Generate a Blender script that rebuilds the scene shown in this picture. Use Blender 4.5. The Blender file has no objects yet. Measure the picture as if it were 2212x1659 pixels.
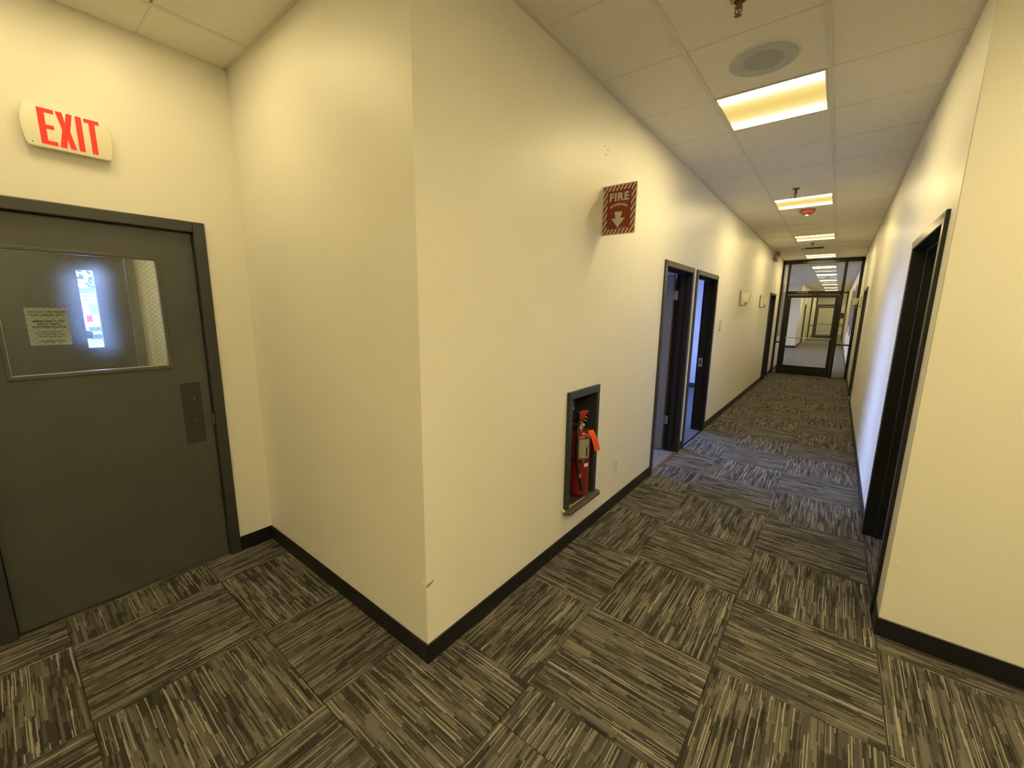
import bpy, bmesh, math, random
from mathutils import Matrix, Vector
random.seed(7)
PI = math.pi
scene = bpy.context.scene
col = scene.collection

# ------------------------------------------------------------------ camera
EYE = 1.6205
yaw, pitch, roll = -.66485, -.179395, .012523
fwd = Vector((math.sin(yaw)*math.cos(pitch), math.cos(yaw)*math.cos(pitch), math.sin(pitch)))
rgt = Vector((math.cos(yaw), -math.sin(yaw), 0)); upv = rgt.cross(fwd)
r2 = rgt*math.cos(roll) + upv*math.sin(roll); u2 = -rgt*math.sin(roll) + upv*math.cos(roll)
cam_d = bpy.data.cameras.new('camera'); cam = bpy.data.objects.new('camera', cam_d); col.objects.link(cam)
cam_d.sensor_width = 36; cam_d.lens = 883.88/2212*36; cam_d.clip_start = .02; cam_d.clip_end = 300
cam.matrix_world = Matrix(((r2.x, u2.x, -fwd.x, 0), (r2.y, u2.y, -fwd.y, 0), (r2.z, u2.z, -fwd.z, EYE), (0, 0, 0, 1)))
scene.camera = cam

# ------------------------------------------------------------------ world, exposure
LAMP = 38.0           # brightness of the fluorescent bands in every ceiling fixture
LAMP_COL = (1.0, .80, .385)
EXPO = 1.62             # photographic exposure, in stops; dim lamp parts are divided by 2**EXPO so they read as in the photo
w = bpy.data.worlds.new('sky'); scene.world = w; w.use_nodes = True
wn = w.node_tree.nodes; wl = w.node_tree.links; wn.clear()
wo = wn.new('ShaderNodeOutputWorld'); wb = wn.new('ShaderNodeBackground'); wt = wn.new('ShaderNodeTexCoord')
ws = wn.new('ShaderNodeSeparateXYZ'); wr = wn.new('ShaderNodeValToRGB')
wl.new(wt.outputs['Generated'], ws.inputs[0]); wl.new(ws.outputs['Z'], wr.inputs[0])
wr.color_ramp.elements[0].position = 0; wr.color_ramp.elements[0].color = (.40, .52, 1, 1)
wr.color_ramp.elements[1].position = .7; wr.color_ramp.elements[1].color = (.24, .42, 1, 1)
wl.new(wr.outputs[0], wb.inputs[0]); wb.inputs[1].default_value = 7.0
wl.new(wb.outputs[0], wo.inputs[0])
vs = scene.view_settings
vs.view_transform = 'Standard'; vs.look = 'None'; vs.gamma = 1; vs.use_curve_mapping = False; vs.exposure = EXPO
try: scene.display_settings.display_device = 'sRGB'
except Exception: pass
scene.cycles.max_bounces = 10; scene.cycles.diffuse_bounces = 6; scene.cycles.transparent_max_bounces = 16
scene.cycles.sample_clamp_indirect = 6

def portal(name, loc, rot, sx, sy):
    d = bpy.data.lights.new(name, 'AREA'); d.shape = 'RECTANGLE'; d.size = sx; d.size_y = sy
    d.cycles.is_portal = True
    o = bpy.data.objects.new(name, d); o.location = loc; o.rotation_euler = rot; col.objects.link(o)

# ------------------------------------------------------------------ dimensions
XL, XR, XI = -1.304, .346, -2.975      # corridor left wall, corridor right wall, exit-door wall
YC, YR = 1.06, 2.62                    # projecting corner, wall beside the right-hand corner
ZC = 2.975                             # ceiling
T = .6096; TX, TY = -.878, 1.878       # carpet tile grid
GX, GY = -.812, .660                   # ceiling grid
YG = 13.2                              # glass partition

# ------------------------------------------------------------------ helpers
class MB:
    def __init__(s): s.v = []; s.f = []
    def raw(s, vs_, fs_):
        n = len(s.v); s.v += [tuple(p) for p in vs_]; s.f += [tuple(i+n for i in f) for f in fs_]; return s
    def box(s, x0, x1, y0, y1, z0, z1):
        x0, x1 = sorted((x0, x1)); y0, y1 = sorted((y0, y1)); z0, z1 = sorted((z0, z1))
        return s.raw([(x0,y0,z0),(x1,y0,z0),(x1,y1,z0),(x0,y1,z0),(x0,y0,z1),(x1,y0,z1),(x1,y1,z1),(x0,y1,z1)],
                     [(0,3,2,1),(4,5,6,7),(0,1,5,4),(1,2,6,5),(2,3,7,6),(3,0,4,7)])
    def prism(s, poly, axis, a0, a1):
        # poly: 2-D outline; axis: the extrusion axis ('x': poly=(y,z), 'y': poly=(x,z), 'z': poly=(x,y))
        def P(p, a): return {'x': (a, p[0], p[1]), 'y': (p[0], a, p[1]), 'z': (p[0], p[1], a)}[axis]
        n = len(poly); vs_ = [P(p, a0) for p in poly] + [P(p, a1) for p in poly]
        fs_ = [tuple(range(n))[::-1], tuple(range(n, 2*n))] + [(i, (i+1) % n, n+(i+1) % n, n+i) for i in range(n)]
        return s.raw(vs_, fs_)
    def lathe(s, prof, c=(0,0,0), axis='z', n=24, caps=True):
        # prof: list of (radius, height)
        def P(r, a, h):
            q = (r*math.cos(a), r*math.sin(a), h)
            if axis == 'z': return (c[0]+q[0], c[1]+q[1], c[2]+q[2])
            if axis == 'x': return (c[0]+q[2], c[1]+q[0], c[2]+q[1])
            return (c[0]+q[0], c[1]+q[2], c[2]+q[1])
        vs_ = []; fs_ = []
        for r, h in prof:
            for k in range(n): vs_.append(P(max(r, 1e-5), 2*PI*k/n, h))
        for i in range(len(prof)-1):
            for k in range(n):
                a, b = i*n+k, i*n+(k+1) % n
                fs_.append((a, b, b+n, a+n))
        if caps: fs_.append(tuple(range(n))[::-1]); fs_.append(tuple(range((len(prof)-1)*n, len(prof)*n)))
        return s.raw(vs_, fs_)
    def tube(s, pts, r, n=8):
        pts = [Vector(p) for p in pts]; vs_ = []; fs_ = []
        up = Vector((0, 0, 1)); prev = None
        for i, p in enumerate(pts):
            d = (pts[min(i+1, len(pts)-1)] - pts[max(i-1, 0)]).normalized()
            a = d.cross(up if abs(d.z) < .95 else Vector((1, 0, 0))).normalized()
            if prev is not None and a.dot(prev) < 0: a = -a
            prev = a; b = d.cross(a)
            rr = r[i] if isinstance(r, (list, tuple)) else r
            for k in range(n): vs_.append(p + a*rr*math.cos(2*PI*k/n) + b*rr*math.sin(2*PI*k/n))
        for i in range(len(pts)-1):
            for k in range(n):
                x, y = i*n+k, i*n+(k+1) % n
                fs_.append((x, y, y+n, x+n))
        fs_.append(tuple(range(n))[::-1]); fs_.append(tuple(range((len(pts)-1)*n, len(pts)*n)))
        return s.raw(vs_, fs_)
    def build(s, name, mat, parent=None, local=False, bevel=0, smooth=False, seg=2):
        off = Vector((0, 0, 0))
        if parent is not None and not local:
            p = parent
            while p is not None: off += Vector(p.location); p = p.parent
        me = bpy.data.meshes.new(name)
        me.from_pydata([tuple(Vector(v)-off) for v in s.v], [], s.f)
        bm = bmesh.new(); bm.from_mesh(me)
        bmesh.ops.recalc_face_normals(bm, faces=bm.faces)
        if bevel:
            es = [e for e in bm.edges if len(e.link_faces) == 2 and e.calc_face_angle(0) > .5]
            bmesh.ops.bevel(bm, geom=es, offset=bevel, segments=seg, profile=.5, affect='EDGES', clamp_overlap=True)
        bm.to_mesh(me); bm.free()
        if smooth:
            me.polygons.foreach_set('use_smooth', [True]*len(me.polygons))
            try: me.set_sharp_from_angle(angle=math.radians(40))
            except Exception: pass
        if mat: me.materials.append(mat)
        o = bpy.data.objects.new(name, me); col.objects.link(o)
        if parent is not None: o.parent = parent
        return o

def tag(o, label=None, cat=None, group=None, kind=None):
    if label: o['label'] = label
    if cat: o['category'] = cat
    if group: o['group'] = group
    if kind: o['kind'] = kind
    return o
def empty(name, loc, rz=0):
    o = bpy.data.objects.new(name, None); o.empty_display_size = .05; o.location = loc; o.rotation_euler = (0, 0, rz)
    col.objects.link(o); return o
def copy_tree(o, parent=None):
    c = o.copy(); col.objects.link(c); c.parent = parent
    for ch in [x for x in o.children]: copy_tree(ch, c)
    return c
def text_mesh(name, body, size, loc, right, up, mat, parent=None, extrude=.0004, bold=0, align='CENTER', spacing=1.0, sx=1.0):
    cu = bpy.data.curves.new(name, 'FONT'); cu.body = body; cu.size = size; cu.extrude = extrude
    cu.offset = bold; cu.align_x = align; cu.align_y = 'CENTER'; cu.space_character = spacing; cu.resolution_u = 3
    tmp = bpy.data.objects.new(name, cu)
    me = bpy.data.meshes.new_from_object(tmp)
    bpy.data.objects.remove(tmp)
    R = Vector(right).normalized(); U = Vector(up).normalized(); N = R.cross(U)
    off = Vector((0, 0, 0)); p = parent
    while p is not None: off += Vector(p.location); p = p.parent
    for v in me.vertices:
        v.co = Vector(loc) - off + R*v.co.x*sx + U*v.co.y + N*v.co.z
    me.materials.clear(); me.materials.append(mat)
    o = bpy.data.objects.new(name, me); col.objects.link(o)
    if parent is not None: o.parent = parent
    return o

# ------------------------------------------------------------------ materials
def new_mat(name):
    m = bpy.data.materials.new(name); m.use_nodes = True
    nt = m.node_tree; b = nt.nodes['Principled BSDF']; return m, nt, b
def plain(name, c, rough=.5, metal=0, noise=0, nscale=20, bump=0, bscale=200, coat=0, spec=.5):
    m, nt, b = new_mat(name)
    b.inputs['Base Color'].default_value = (*c, 1); b.inputs['Roughness'].default_value = rough
    b.inputs['Metallic'].default_value = metal; b.inputs['Coat Weight'].default_value = coat
    b.inputs['Specular IOR Level'].default_value = spec
    tc = nt.nodes.new('ShaderNodeTexCoord')
    if noise:
        n = nt.nodes.new('ShaderNodeTexNoise'); n.inputs['Scale'].default_value = nscale; n.inputs['Detail'].default_value = 4
        nt.links.new(tc.outputs['Object'], n.inputs['Vector'])
        r = nt.nodes.new('ShaderNodeMapRange'); r.inputs[1].default_value = .3; r.inputs[2].default_value = .7
        r.inputs[3].default_value = 1-noise; r.inputs[4].default_value = 1+noise
        nt.links.new(n.outputs['Fac'], r.inputs[0])
        mx = nt.nodes.new('ShaderNodeVectorMath'); mx.operation = 'SCALE'; mx.inputs[0].default_value = c
        nt.links.new(r.outputs[0], mx.inputs['Scale']); nt.links.new(mx.outputs[0], b.inputs['Base Color'])
    if bump:
        n2 = nt.nodes.new('ShaderNodeTexNoise'); n2.inputs['Scale'].default_value = bscale
        nt.links.new(tc.outputs['Object'], n2.inputs['Vector'])
        bp = nt.nodes.new('ShaderNodeBump'); bp.inputs['Strength'].default_value = bump; bp.inputs['Distance'].default_value = .001
        nt.links.new(n2.outputs['Fac'], bp.inputs['Height']); nt.links.new(bp.outputs[0], b.inputs['Normal'])
    return m
def emit(name, c, s):
    m, nt, b = new_mat(name); b.inputs['Base Color'].default_value = (*c, 1)
    b.inputs['Emission Color'].default_value = (*c, 1); b.inputs['Emission Strength'].default_value = s; return m

WALL = plain('wall_paint', (.79, .77, .70), .42, noise=.015, nscale=3, bump=.12, bscale=350)
CEIL = plain('ceiling_board', (.80, .775, .71), .85, noise=.03, nscale=60, bump=.35, bscale=260)
TEE = plain('ceiling_grid_paint', (.71, .69, .62), .5)
BASE = plain('black_vinyl_base', (.008, .008, .009), .38)
FRAME = plain('charcoal_door_paint', (.036, .037, .038), .34, noise=.08, nscale=8, bump=.06, bscale=120)
LEAF = plain('grey_door_paint', (.070, .074, .072), .36, noise=.08, nscale=4, bump=.05, bscale=90)
LEAF2 = plain('blue_grey_door_paint', (.125, .105, .080), .55)
BRONZE = plain('dark_bronze', (.016, .013, .010), .35, metal=.3)
STEEL = plain('brushed_steel', (.45, .43, .40), .35, metal=.9)
CHROME = plain('chrome', (.7, .68, .62), .18, metal=1)
RED = plain('extinguisher_red', (.20, .016, .009), .28, coat=.3)
REDP = plain('red_bracket_paint', (.42, .045, .025), .4)
BLK = plain('black_rubber', (.012, .011, .010), .5)
NICHE = plain('charcoal_wood_paint', (.030, .032, .035), .42, noise=.1, nscale=14)
WOOD = plain('raw_splintered_wood', (.62, .36, .16), .7, noise=.3, nscale=60)
BROWNW = plain('brown_wood_strip', (.16, .07, .035), .5, noise=.2, nscale=30)
IVORY = plain('ivory_plastic', (.72, .68, .54), .4)
SIGNW = plain('cream_sign_plastic', (.80, .76, .62), .35)
EXITRED = emit('exit_letter_red', (1, .022, .014), .16)
SIGNRED = plain('sign_red', (.21, .024, .014), .4)
SIGNCREAM = plain('sign_cream', (.56, .53, .42), .4)
ORANGE = plain('orange_tag_card', (1.0, .13, .03), .6)
PAPER = plain('white_paper', (.78, .78, .74), .8)
INK = plain('black_ink', (.02, .02, .02), .7)
GREYLAB = plain('grey_label_print', (.30, .30, .24), .5, noise=.25, nscale=150)
SPK = plain('speaker_grille_grey', (.48, .51, .53), .6, noise=.06, nscale=25)
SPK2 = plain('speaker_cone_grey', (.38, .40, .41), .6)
ALARM = plain('alarm_red', (.32, .06, .045), .4)
SHADE = plain('frosted_sconce_glass', (.80, .76, .58), .35)
SCON = plain('sconce_brown_nickel', (.28, .23, .17), .35, metal=.6)
VENT = plain('vent_grey', (.28, .26, .20), .6)
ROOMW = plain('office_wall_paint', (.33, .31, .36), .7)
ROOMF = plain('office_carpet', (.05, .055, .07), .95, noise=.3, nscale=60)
WHITEC = plain('white_car_paint', (.80, .82, .84), .25, coat=.5)
CARGL = plain('car_glass', (.25, .32, .38), .1)
TAILR = plain('tail_lamp_red', (.8, .02, .04), .25)
TYRE = plain('tyre', (.02, .02, .022), .8)
ASPH = plain('parking_concrete', (.36, .36, .36), .9, noise=.1, nscale=2)
LEAFG = plain('tree_leaves', (.05, .12, .05), .7, noise=.5, nscale=4)
BARK = plain('tree_bark', (.08, .06, .05), .9)
CANV = plain('canvas_white', (.70, .69, .66), .8)

def glass(name, haze=0.0, tint=(1, 1, 1), rough=0.0):
    m, nt, b = new_mat(name); nt.nodes.remove(b)
    out = nt.nodes['Material Output']
    tr = nt.nodes.new('ShaderNodeBsdfTransparent'); tr.inputs[0].default_value = (*tint, 1)
    gl = nt.nodes.new('ShaderNodeBsdfGlossy'); gl.inputs['Roughness'].default_value = rough
    fr = nt.nodes.new('ShaderNodeFresnel'); fr.inputs[0].default_value = 1.45
    mx = nt.nodes.new('ShaderNodeMixShader')
    nt.links.new(fr.outputs[0], mx.inputs[0]); nt.links.new(gl.outputs[0], mx.inputs[2])
    if haze:
        rf = nt.nodes.new('ShaderNodeBsdfRefraction'); rf.inputs['Roughness'].default_value = .36; rf.inputs['IOR'].default_value = 1.35
        m2 = nt.nodes.new('ShaderNodeMixShader'); 
        m2.inputs[0].default_value = haze
        nt.links.new(tr.outputs[0], m2.inputs[1]); nt.links.new(rf.outputs[0], m2.inputs[2])
        nt.links.new(m2.outputs[0], mx.inputs[1])
    else: nt.links.new(tr.outputs[0], mx.inputs[1])
    nt.links.new(mx.outputs[0], out.inputs[0]); return m
GLASS = glass('partition_glass', tint=(.93, .95, .93))
WGLASS = glass('wired_glass', haze=.17, tint=(.85, .9, .9), rough=.02)

def diffuser_mat(power=1.0):
    m, nt, b = new_mat('lamp_diffuser')
    b.inputs['Base Color'].default_value = (.10, .09, .06, 1)
    tc = nt.nodes.new('ShaderNodeTexCoord'); sp = nt.nodes.new('ShaderNodeSeparateXYZ'); nt.links.new(tc.outputs['Object'], sp.inputs[0])
    ab = nt.nodes.new('ShaderNodeMath'); ab.operation = 'ABSOLUTE'; nt.links.new(sp.outputs['Y'], ab.inputs[0])
    rp = nt.nodes.new('ShaderNodeValToRGB'); mul = nt.nodes.new('ShaderNodeMath'); mul.operation = 'MULTIPLY'; mul.inputs[1].default_value = 1/.29
    nt.links.new(ab.outputs[0], mul.inputs[0]); nt.links.new(mul.outputs[0], rp.inputs[0])
    e = rp.color_ramp.elements
    L = LAMP*power; q = 2**-EXPO
    e[0].position = 0; e[0].color = (.84*q, .60*q, .15*q, 1)
    e[1].position = 1; e[1].color = (2.2*q, 1.6*q, .7*q, 1)
    for p, c in ((.22, (.90*q, .66*q, .19*q)), (.42, (.98*q, .80*q, .32*q)), (.60, (1.3*q, 1.2*q, .75*q)),
                 (.70, tuple(L*.45*k for k in LAMP_COL)), (.80, tuple(L*k for k in LAMP_COL)), (.90, tuple(L*.35*k for k in LAMP_COL))):
        x = e.new(p); x.color = (*c, 1)
    b.inputs['Emission Strength'].default_value = 1; nt.links.new(rp.outputs[0], b.inputs['Emission Color'])
    return m
DIFF = diffuser_mat(); DIFF_DIM = diffuser_mat(.46); DIFF_BRIGHT = diffuser_mat(1.45)  # dimmer and brighter copies balance how strongly the hall walls are lit

def carpet_mat():
    m, nt, b = new_mat('striped_carpet')
    N = nt.nodes.new; K = nt.links.new
    tc = N('ShaderNodeTexCoord'); oi = N('ShaderNodeObjectInfo'); sp = N('ShaderNodeSeparateXYZ'); K(tc.outputs['Object'], sp.inputs[0])
    # a slight waviness of the tuft rows
    wz = N('ShaderNodeTexNoise'); wz.inputs['Scale'].default_value = 7; K(tc.outputs['Object'], wz.inputs['Vector'])
    def math_(op, a, b_=None):
        n = N('ShaderNodeMath'); n.operation = op
        for i, q in enumerate((a, b_)):
            if q is None: continue
            if isinstance(q, (int, float)): n.inputs[i].default_value = q
            else: K(q, n.inputs[i])
        return n.outputs[0]
    wob = math_('MULTIPLY', math_('SUBTRACT', wz.outputs['Fac'], .5), .006)
    X = math_('ADD', sp.outputs['X'], wob); Y = sp.outputs['Y']
    rnd = math_('MULTIPLY', oi.outputs['Random'], 217.0)
    def layer(wid, ln, seed):
        cx = math_('FLOOR', math_('DIVIDE', X, wid))
        cb = N('ShaderNodeCombineXYZ'); K(cx, cb.inputs[0]); K(rnd, cb.inputs[1]); cb.inputs[2].default_value = seed
        wn_ = N('ShaderNodeTexWhiteNoise'); K(cb.outputs[0], wn_.inputs['Vector'])
        cy = math_('FLOOR', math_('ADD', math_('DIVIDE', Y, ln), math_('MULTIPLY', wn_.outputs['Value'], 17.0)))
        c2 = N('ShaderNodeCombineXYZ'); K(cx, c2.inputs[0]); K(cy, c2.inputs[1]); K(math_('ADD', rnd, seed), c2.inputs[2])
        w2 = N('ShaderNodeTexWhiteNoise'); K(c2.outputs[0], w2.inputs['Vector']); return w2.outputs['Value']
    a = layer(.034, .13, 1.3); c = layer(.0105, .16, 7.7); d = layer(.0036, .21, 3.1); e2 = layer(.0042, .13, 9.9)
    base = math_('ADD', math_('MULTIPLY', a, .38), math_('MULTIPLY', c, .62))
    rp = N('ShaderNodeValToRGB'); rp.color_ramp.interpolation = 'CONSTANT'; K(base, rp.inputs[0])
    el = rp.color_ramp.elements
    el[0].position = 0; el[0].color = (.042, .039, .034, 1)
    el[1].position = .30; el[1].color = (.072, .067, .058, 1)
    for p, q in ((.48, (.100, .093, .080)), (.64, (.130, .121, .103)), (.80, (.145, .135, .114))):
        x = el.new(p); x.color = (*q, 1)
    def mix(fac, A, colr):
        mx = N('ShaderNodeMix'); mx.data_type = 'RGBA'; K(fac, mx.inputs[0]); K(A, mx.inputs[6]); mx.inputs[7].default_value = (*colr, 1); return mx.outputs[2]
    light = math_('MULTIPLY', math_('GREATER_THAN', d, .91), .72)
    dark = math_('MULTIPLY', math_('GREATER_THAN', e2, .84), .75)
    o1 = mix(dark, rp.outputs[0], (.020, .018, .015)); o2 = mix(light, o1, (.36, .335, .28))
    # tufts
    tv = N('ShaderNodeMapping'); tv.inputs['Scale'].default_value = (260, 520, 300); K(tc.outputs['Object'], tv.inputs[0])
    tn = N('ShaderNodeTexNoise'); tn.inputs['Scale'].default_value = 1; tn.inputs['Detail'].default_value = 2; K(tv.outputs[0], tn.inputs['Vector'])
    r3 = N('ShaderNodeMapRange'); r3.inputs[1].default_value = .3; r3.inputs[2].default_value = .7; r3.inputs[3].default_value = .72; r3.inputs[4].default_value = 1.28; K(tn.outputs['Fac'], r3.inputs[0])
    sc = N('ShaderNodeVectorMath'); sc.operation = 'SCALE'; K(o2, sc.inputs[0]); K(r3.outputs[0], sc.inputs['Scale'])
    K(sc.outputs[0], b.inputs['Base Color']); b.inputs['Roughness'].default_value = .95; b.inputs['Specular IOR Level'].default_value = .15
    bp = N('ShaderNodeBump'); bp.inputs['Strength'].default_value = .5; bp.inputs['Distance'].default_value = .002
    K(tn.outputs['Fac'], bp.inputs['Height']); K(bp.outputs[0], b.inputs['Normal'])
    return m
CARPET = carpet_mat()
FARCARPET = plain('far_carpet', (.17, .16, .145), .95, noise=.5, nscale=9)

# ------------------------------------------------------------------ the shell
def slab(name, axis, a0, a1, u0, u1, v0, v1, holes, mat, parent=None, kind='structure'):
    """Wall slab: axis 'x' (plane across x, u=y, v=z) or 'y' (u=x, v=z); holes=(u0,u1,v0,v1)."""
    us = sorted({u0, u1, *[h for q in holes for h in q[:2]]}); vs_ = sorted({v0, v1, *[h for q in holes for h in q[2:]]})
    def solid(i, j):
        if i < 0 or j < 0 or i >= len(us)-1 or j >= len(vs_)-1: return False
        cu, cv = (us[i]+us[i+1])/2, (vs_[j]+vs_[j+1])/2
        return not any(h[0] < cu < h[1] and h[2] < cv < h[3] for h in holes)
    def P(a, u, v): return (a, u, v) if axis == 'x' else (u, a, v)
    m = MB()
    for i in range(len(us)-1):
        for j in range(len(vs_)-1):
            if not solid(i, j): continue
            U0, U1, V0, V1 = us[i], us[i+1], vs_[j], vs_[j+1]
            for a in (a0, a1): m.raw([P(a,U0,V0),P(a,U1,V0),P(a,U1,V1),P(a,U0,V1)], [(0,1,2,3)])
            for (di, dj, p, q) in ((-1,0,(U0,V0),(U0,V1)), (1,0,(U1,V0),(U1,V1)), (0,-1,(U0,V0),(U1,V0)), (0,1,(U0,V1),(U1,V1))):
                if not solid(i+di, j+dj): m.raw([P(a0,*p),P(a1,*p),P(a1,*q),P(a0,*q)], [(0,1,2,3)])
    me = bpy.data.meshes.new(name); me.from_pydata(m.v, [], m.f)
    bm = bmesh.new(); bm.from_mesh(me); bmesh.ops.remove_doubles(bm, verts=bm.verts, dist=1e-5)
    bmesh.ops.recalc_face_normals(bm, faces=bm.faces); bm.to_mesh(me); bm.free(); me.materials.append(mat)
    o = bpy.data.objects.new(name, me); col.objects.link(o)
    if parent: o.parent = parent
    if kind: o['kind'] = kind
    return o

D1 = (3.955, 4.805); D2 = (5.035, 5.955); D3 = (11.40, 12.30); R1 = (2.845, 3.845); R2 = (9.45, 10.45)
ZD = 2.035
wall_left = slab('wall_left', 'x', XL-.14, XL, YC, 15.1, 0, 3.05,
     [(d[0]-.02, d[1]+.02, -1, ZD+.02) for d in (D1, D2, D3)] + [(2.280, 2.639, .287, 1.060)], WALL)
wall_corner = slab('wall_corner', 'y', YC, YC+.14, XI, XL-.14, 0, 3.05, [], WALL)
EX = (-.106, .800)
wall_exit = slab('wall_exit', 'x', XI-.13, XI, -2.3, YC+.14, 0, 3.05, [(EX[0]-.02, EX[1]+.02, -1, 2.055)], WALL)
wall_right = slab('wall_right', 'x', XR, XR+.13, YR, 42, 0, 3.05, [(R1[0]-.02, R1[1]+.02, -1, 2.065), (R2[0]-.02, R2[1]+.02, -1, ZD+.02)], WALL)
wall_near = slab('wall_near_right', 'y', YR, YR+.13, XR+.13, 3.2, 0, 3.05, [], WALL)
slab('wall_behind', 'y', -2.43, -2.3, XI-.13, 3.2, 0, 3.05, [], WALL)
slab('wall_far_right', 'x', 3.07, 3.2, -2.3, YR, 0, 3.05, [], WALL)
# beyond the glass partition: a lobby opening to the left, then a second corridor
slab('wall_lobby_near', 'y', 15.1, 15.23, -6.3, XL, 0, 3.05, [], WALL)
slab('wall_lobby_far', 'y', 23.6, 23.73, -6.3, -1.47, 0, 3.05, [], WALL)
slab('wall_lobby_left', 'x', -6.43, -6.3, 15.1, 23.73, 0, 3.05, [(15.6, 23.2, .5, 2.6)], WALL)
slab('wall_far_left', 'x', -1.60, -1.47, 23.73, 42, 0, 3.05, [(27.18, 28.22, -1, 2.07)], WALL)
slab('wall_end', 'y', 42, 42.13, -1.6, .476, 0, 3.05, [], WALL)

# ---- floor
sub = tag(MB().box(XI-.2, 3.2, -2.43, YG, -.08, -.012).box(-6.4, .5, YG, 15.1, -.08, -.012).box(-6.4, .5, 15.1, 42.1, -.08, -.012)
          .box(-4.2, XL, 2.6, YG, -.08, -.012).build('floor', FARCARPET), kind='structure')
far = MB().box(XL, XR, YG, 15.1, -.012, -.001).box(-6.3, XR, 15.1, 23.6, -.012, -.001).box(-1.47, XR, 23.6, 42, -.012, -.001).build('far_carpet', FARCARPET, sub)
def clip_cells(x0, x1, y0, y1):
    i0, i1 = math.floor((x0-TX)/T), math.ceil((x1-TX)/T); j0, j1 = math.floor((y0-TY)/T), math.ceil((y1-TY)/T)
    for i in range(i0, i1):
        for j in range(j0, j1):
            a, b_, c, d = max(x0, TX+i*T), min(x1, TX+(i+1)*T), max(y0, TY+j*T), min(y1, TY+(j+1)*T)
            if b_-a > .012 and d-c > .012: yield i, j, a, b_, c, d
tile_cache = {}
def carpet_tile(i, j, a, b_, c, d):
    g = .0008; odd = (i+j) % 2
    cx, cy = TX+(i+.5)*T, TY+(j+.5)*T
    key = (odd, round(a-cx, 4), round(b_-cx, 4), round(c-cy, 4), round(d-cy, 4))
    if key not in tile_cache:
        P = [(a-cx+g, c-cy+g), (b_-cx-g, c-cy+g), (b_-cx-g, d-cy-g), (a-cx+g, d-cy-g)]
        if odd: P = [(y, -x) for x, y in P]       # local frame turned a quarter
        xs = [p[0] for p in P]; ys = [p[1] for p in P]
        x0, x1, y0, y1 = min(xs), max(xs), min(ys), max(ys); k = .0022
        v = [(x0,y0,-.012),(x1,y0,-.012),(x1,y1,-.012),(x0,y1,-.012),(x0,y0,-.0022),(x1,y0,-.0022),(x1,y1,-.0022),(x0,y1,-.0022),
             (x0+k,y0+k,0),(x1-k,y0+k,0),(x1-k,y1-k,0),(x0+k,y1-k,0)]
        f = [(0,3,2,1),(0,1,5,4),(1,2,6,5),(2,3,7,6),(3,0,4,7),(4,5,9,8),(5,6,10,9),(6,7,11,10),(7,4,8,11),(8,9,10,11)]
        me = bpy.data.meshes.new('carpet_tile'); me.from_pydata(v, [], f); me.materials.append(CARPET); tile_cache[key] = me
    o = bpy.data.objects.new('carpet_tile', tile_cache[key]); col.objects.link(o); o.parent = sub
    o.location = (cx, cy, random.uniform(-.0004, .0004)); o.rotation_euler = (0, 0, PI/2 if odd else 0)
for q in clip_cells(XI, 2.3, -1.2, YC): carpet_tile(*q)
for q in clip_cells(XL, XR, YC, YG): carpet_tile(*q)
for q in clip_cells(XR, 2.3, YC, YR): carpet_tile(*q)

# ---- ceiling: grid panels, tees, wall angles
ceil = tag(MB().box(XI-.13, 3.2, -2.43, YG, 3.0, 3.06).box(-6.4, .5, YG, 42.1, 3.0, 3.06).build('ceiling', CEIL), kind='structure')
G = .6096
def ccells(x0, x1, y0, y1):
    i0, i1 = math.floor((x0-GX)/G), math.ceil((x1-GX)/G); j0, j1 = math.floor((y0-GY)/G), math.ceil((y1-GY)/G)
    for i in range(i0, i1):
        for j in range(j0, j1):
            a, b_, c, d = max(x0, GX+i*G), min(x1, GX+(i+1)*G), max(y0, GY+j*G), min(y1, GY+(j+1)*G)
            if b_-a > .03 and d-c > .03: yield i, j, a, b_, c, d
lights = {(0, 4+5*k) for k in range(4)} | {(-3, -1), (2, -1), (3, 1), (0, -4), (3, -4), (-3, -4)}
pan_cache = {}
def panel(i, j, a, b_, c, d):
    if (i, j) in lights: return
    cx, cy = (a+b_)/2, (c+d)/2; sx, sy = (b_-a)/2-.0015, (d-c)/2-.0015
    key = (round(sx, 4), round(sy, 4))
    if key not in pan_cache:
        pan_cache[key] = None
        o = MB().box(-sx, sx, -sy, sy, -.0, .012).build('ceiling_panel', CEIL, None, bevel=.0015, seg=1)
        pan_cache[key] = o.data; bpy.data.objects.remove(o)
    o = bpy.data.objects.new('ceiling_panel', pan_cache[key]); col.objects.link(o); o.parent = ceil
    o.location = (cx, cy, ZC + random.uniform(-.0002, .0004))
for q in ccells(XI, 3.07, -2.3, YC): panel(*q)
for q in ccells(XL, XR, YC, YG): panel(*q)
for q in ccells(XR, 3.07, YC, YR): panel(*q)
def tee(x0, x1, y0, y1, z=.0022):
    MB().box(x0, x1, y0, y1, ZC-z, ZC+.02).build('grid_tee', TEE, ceil)
tw = .012
for i in range(-3, 7):
    x = GX+i*G
    if XI+.05 < x < 3.0:
        y1 = YG if XL < x < XR else (YR if x > XR else YC)
        tee(x-tw, x+tw, -2.3, y1, .0045)
CROSS = plain('cross_tee_paint', (.65, .63, .56), .6)
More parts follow.
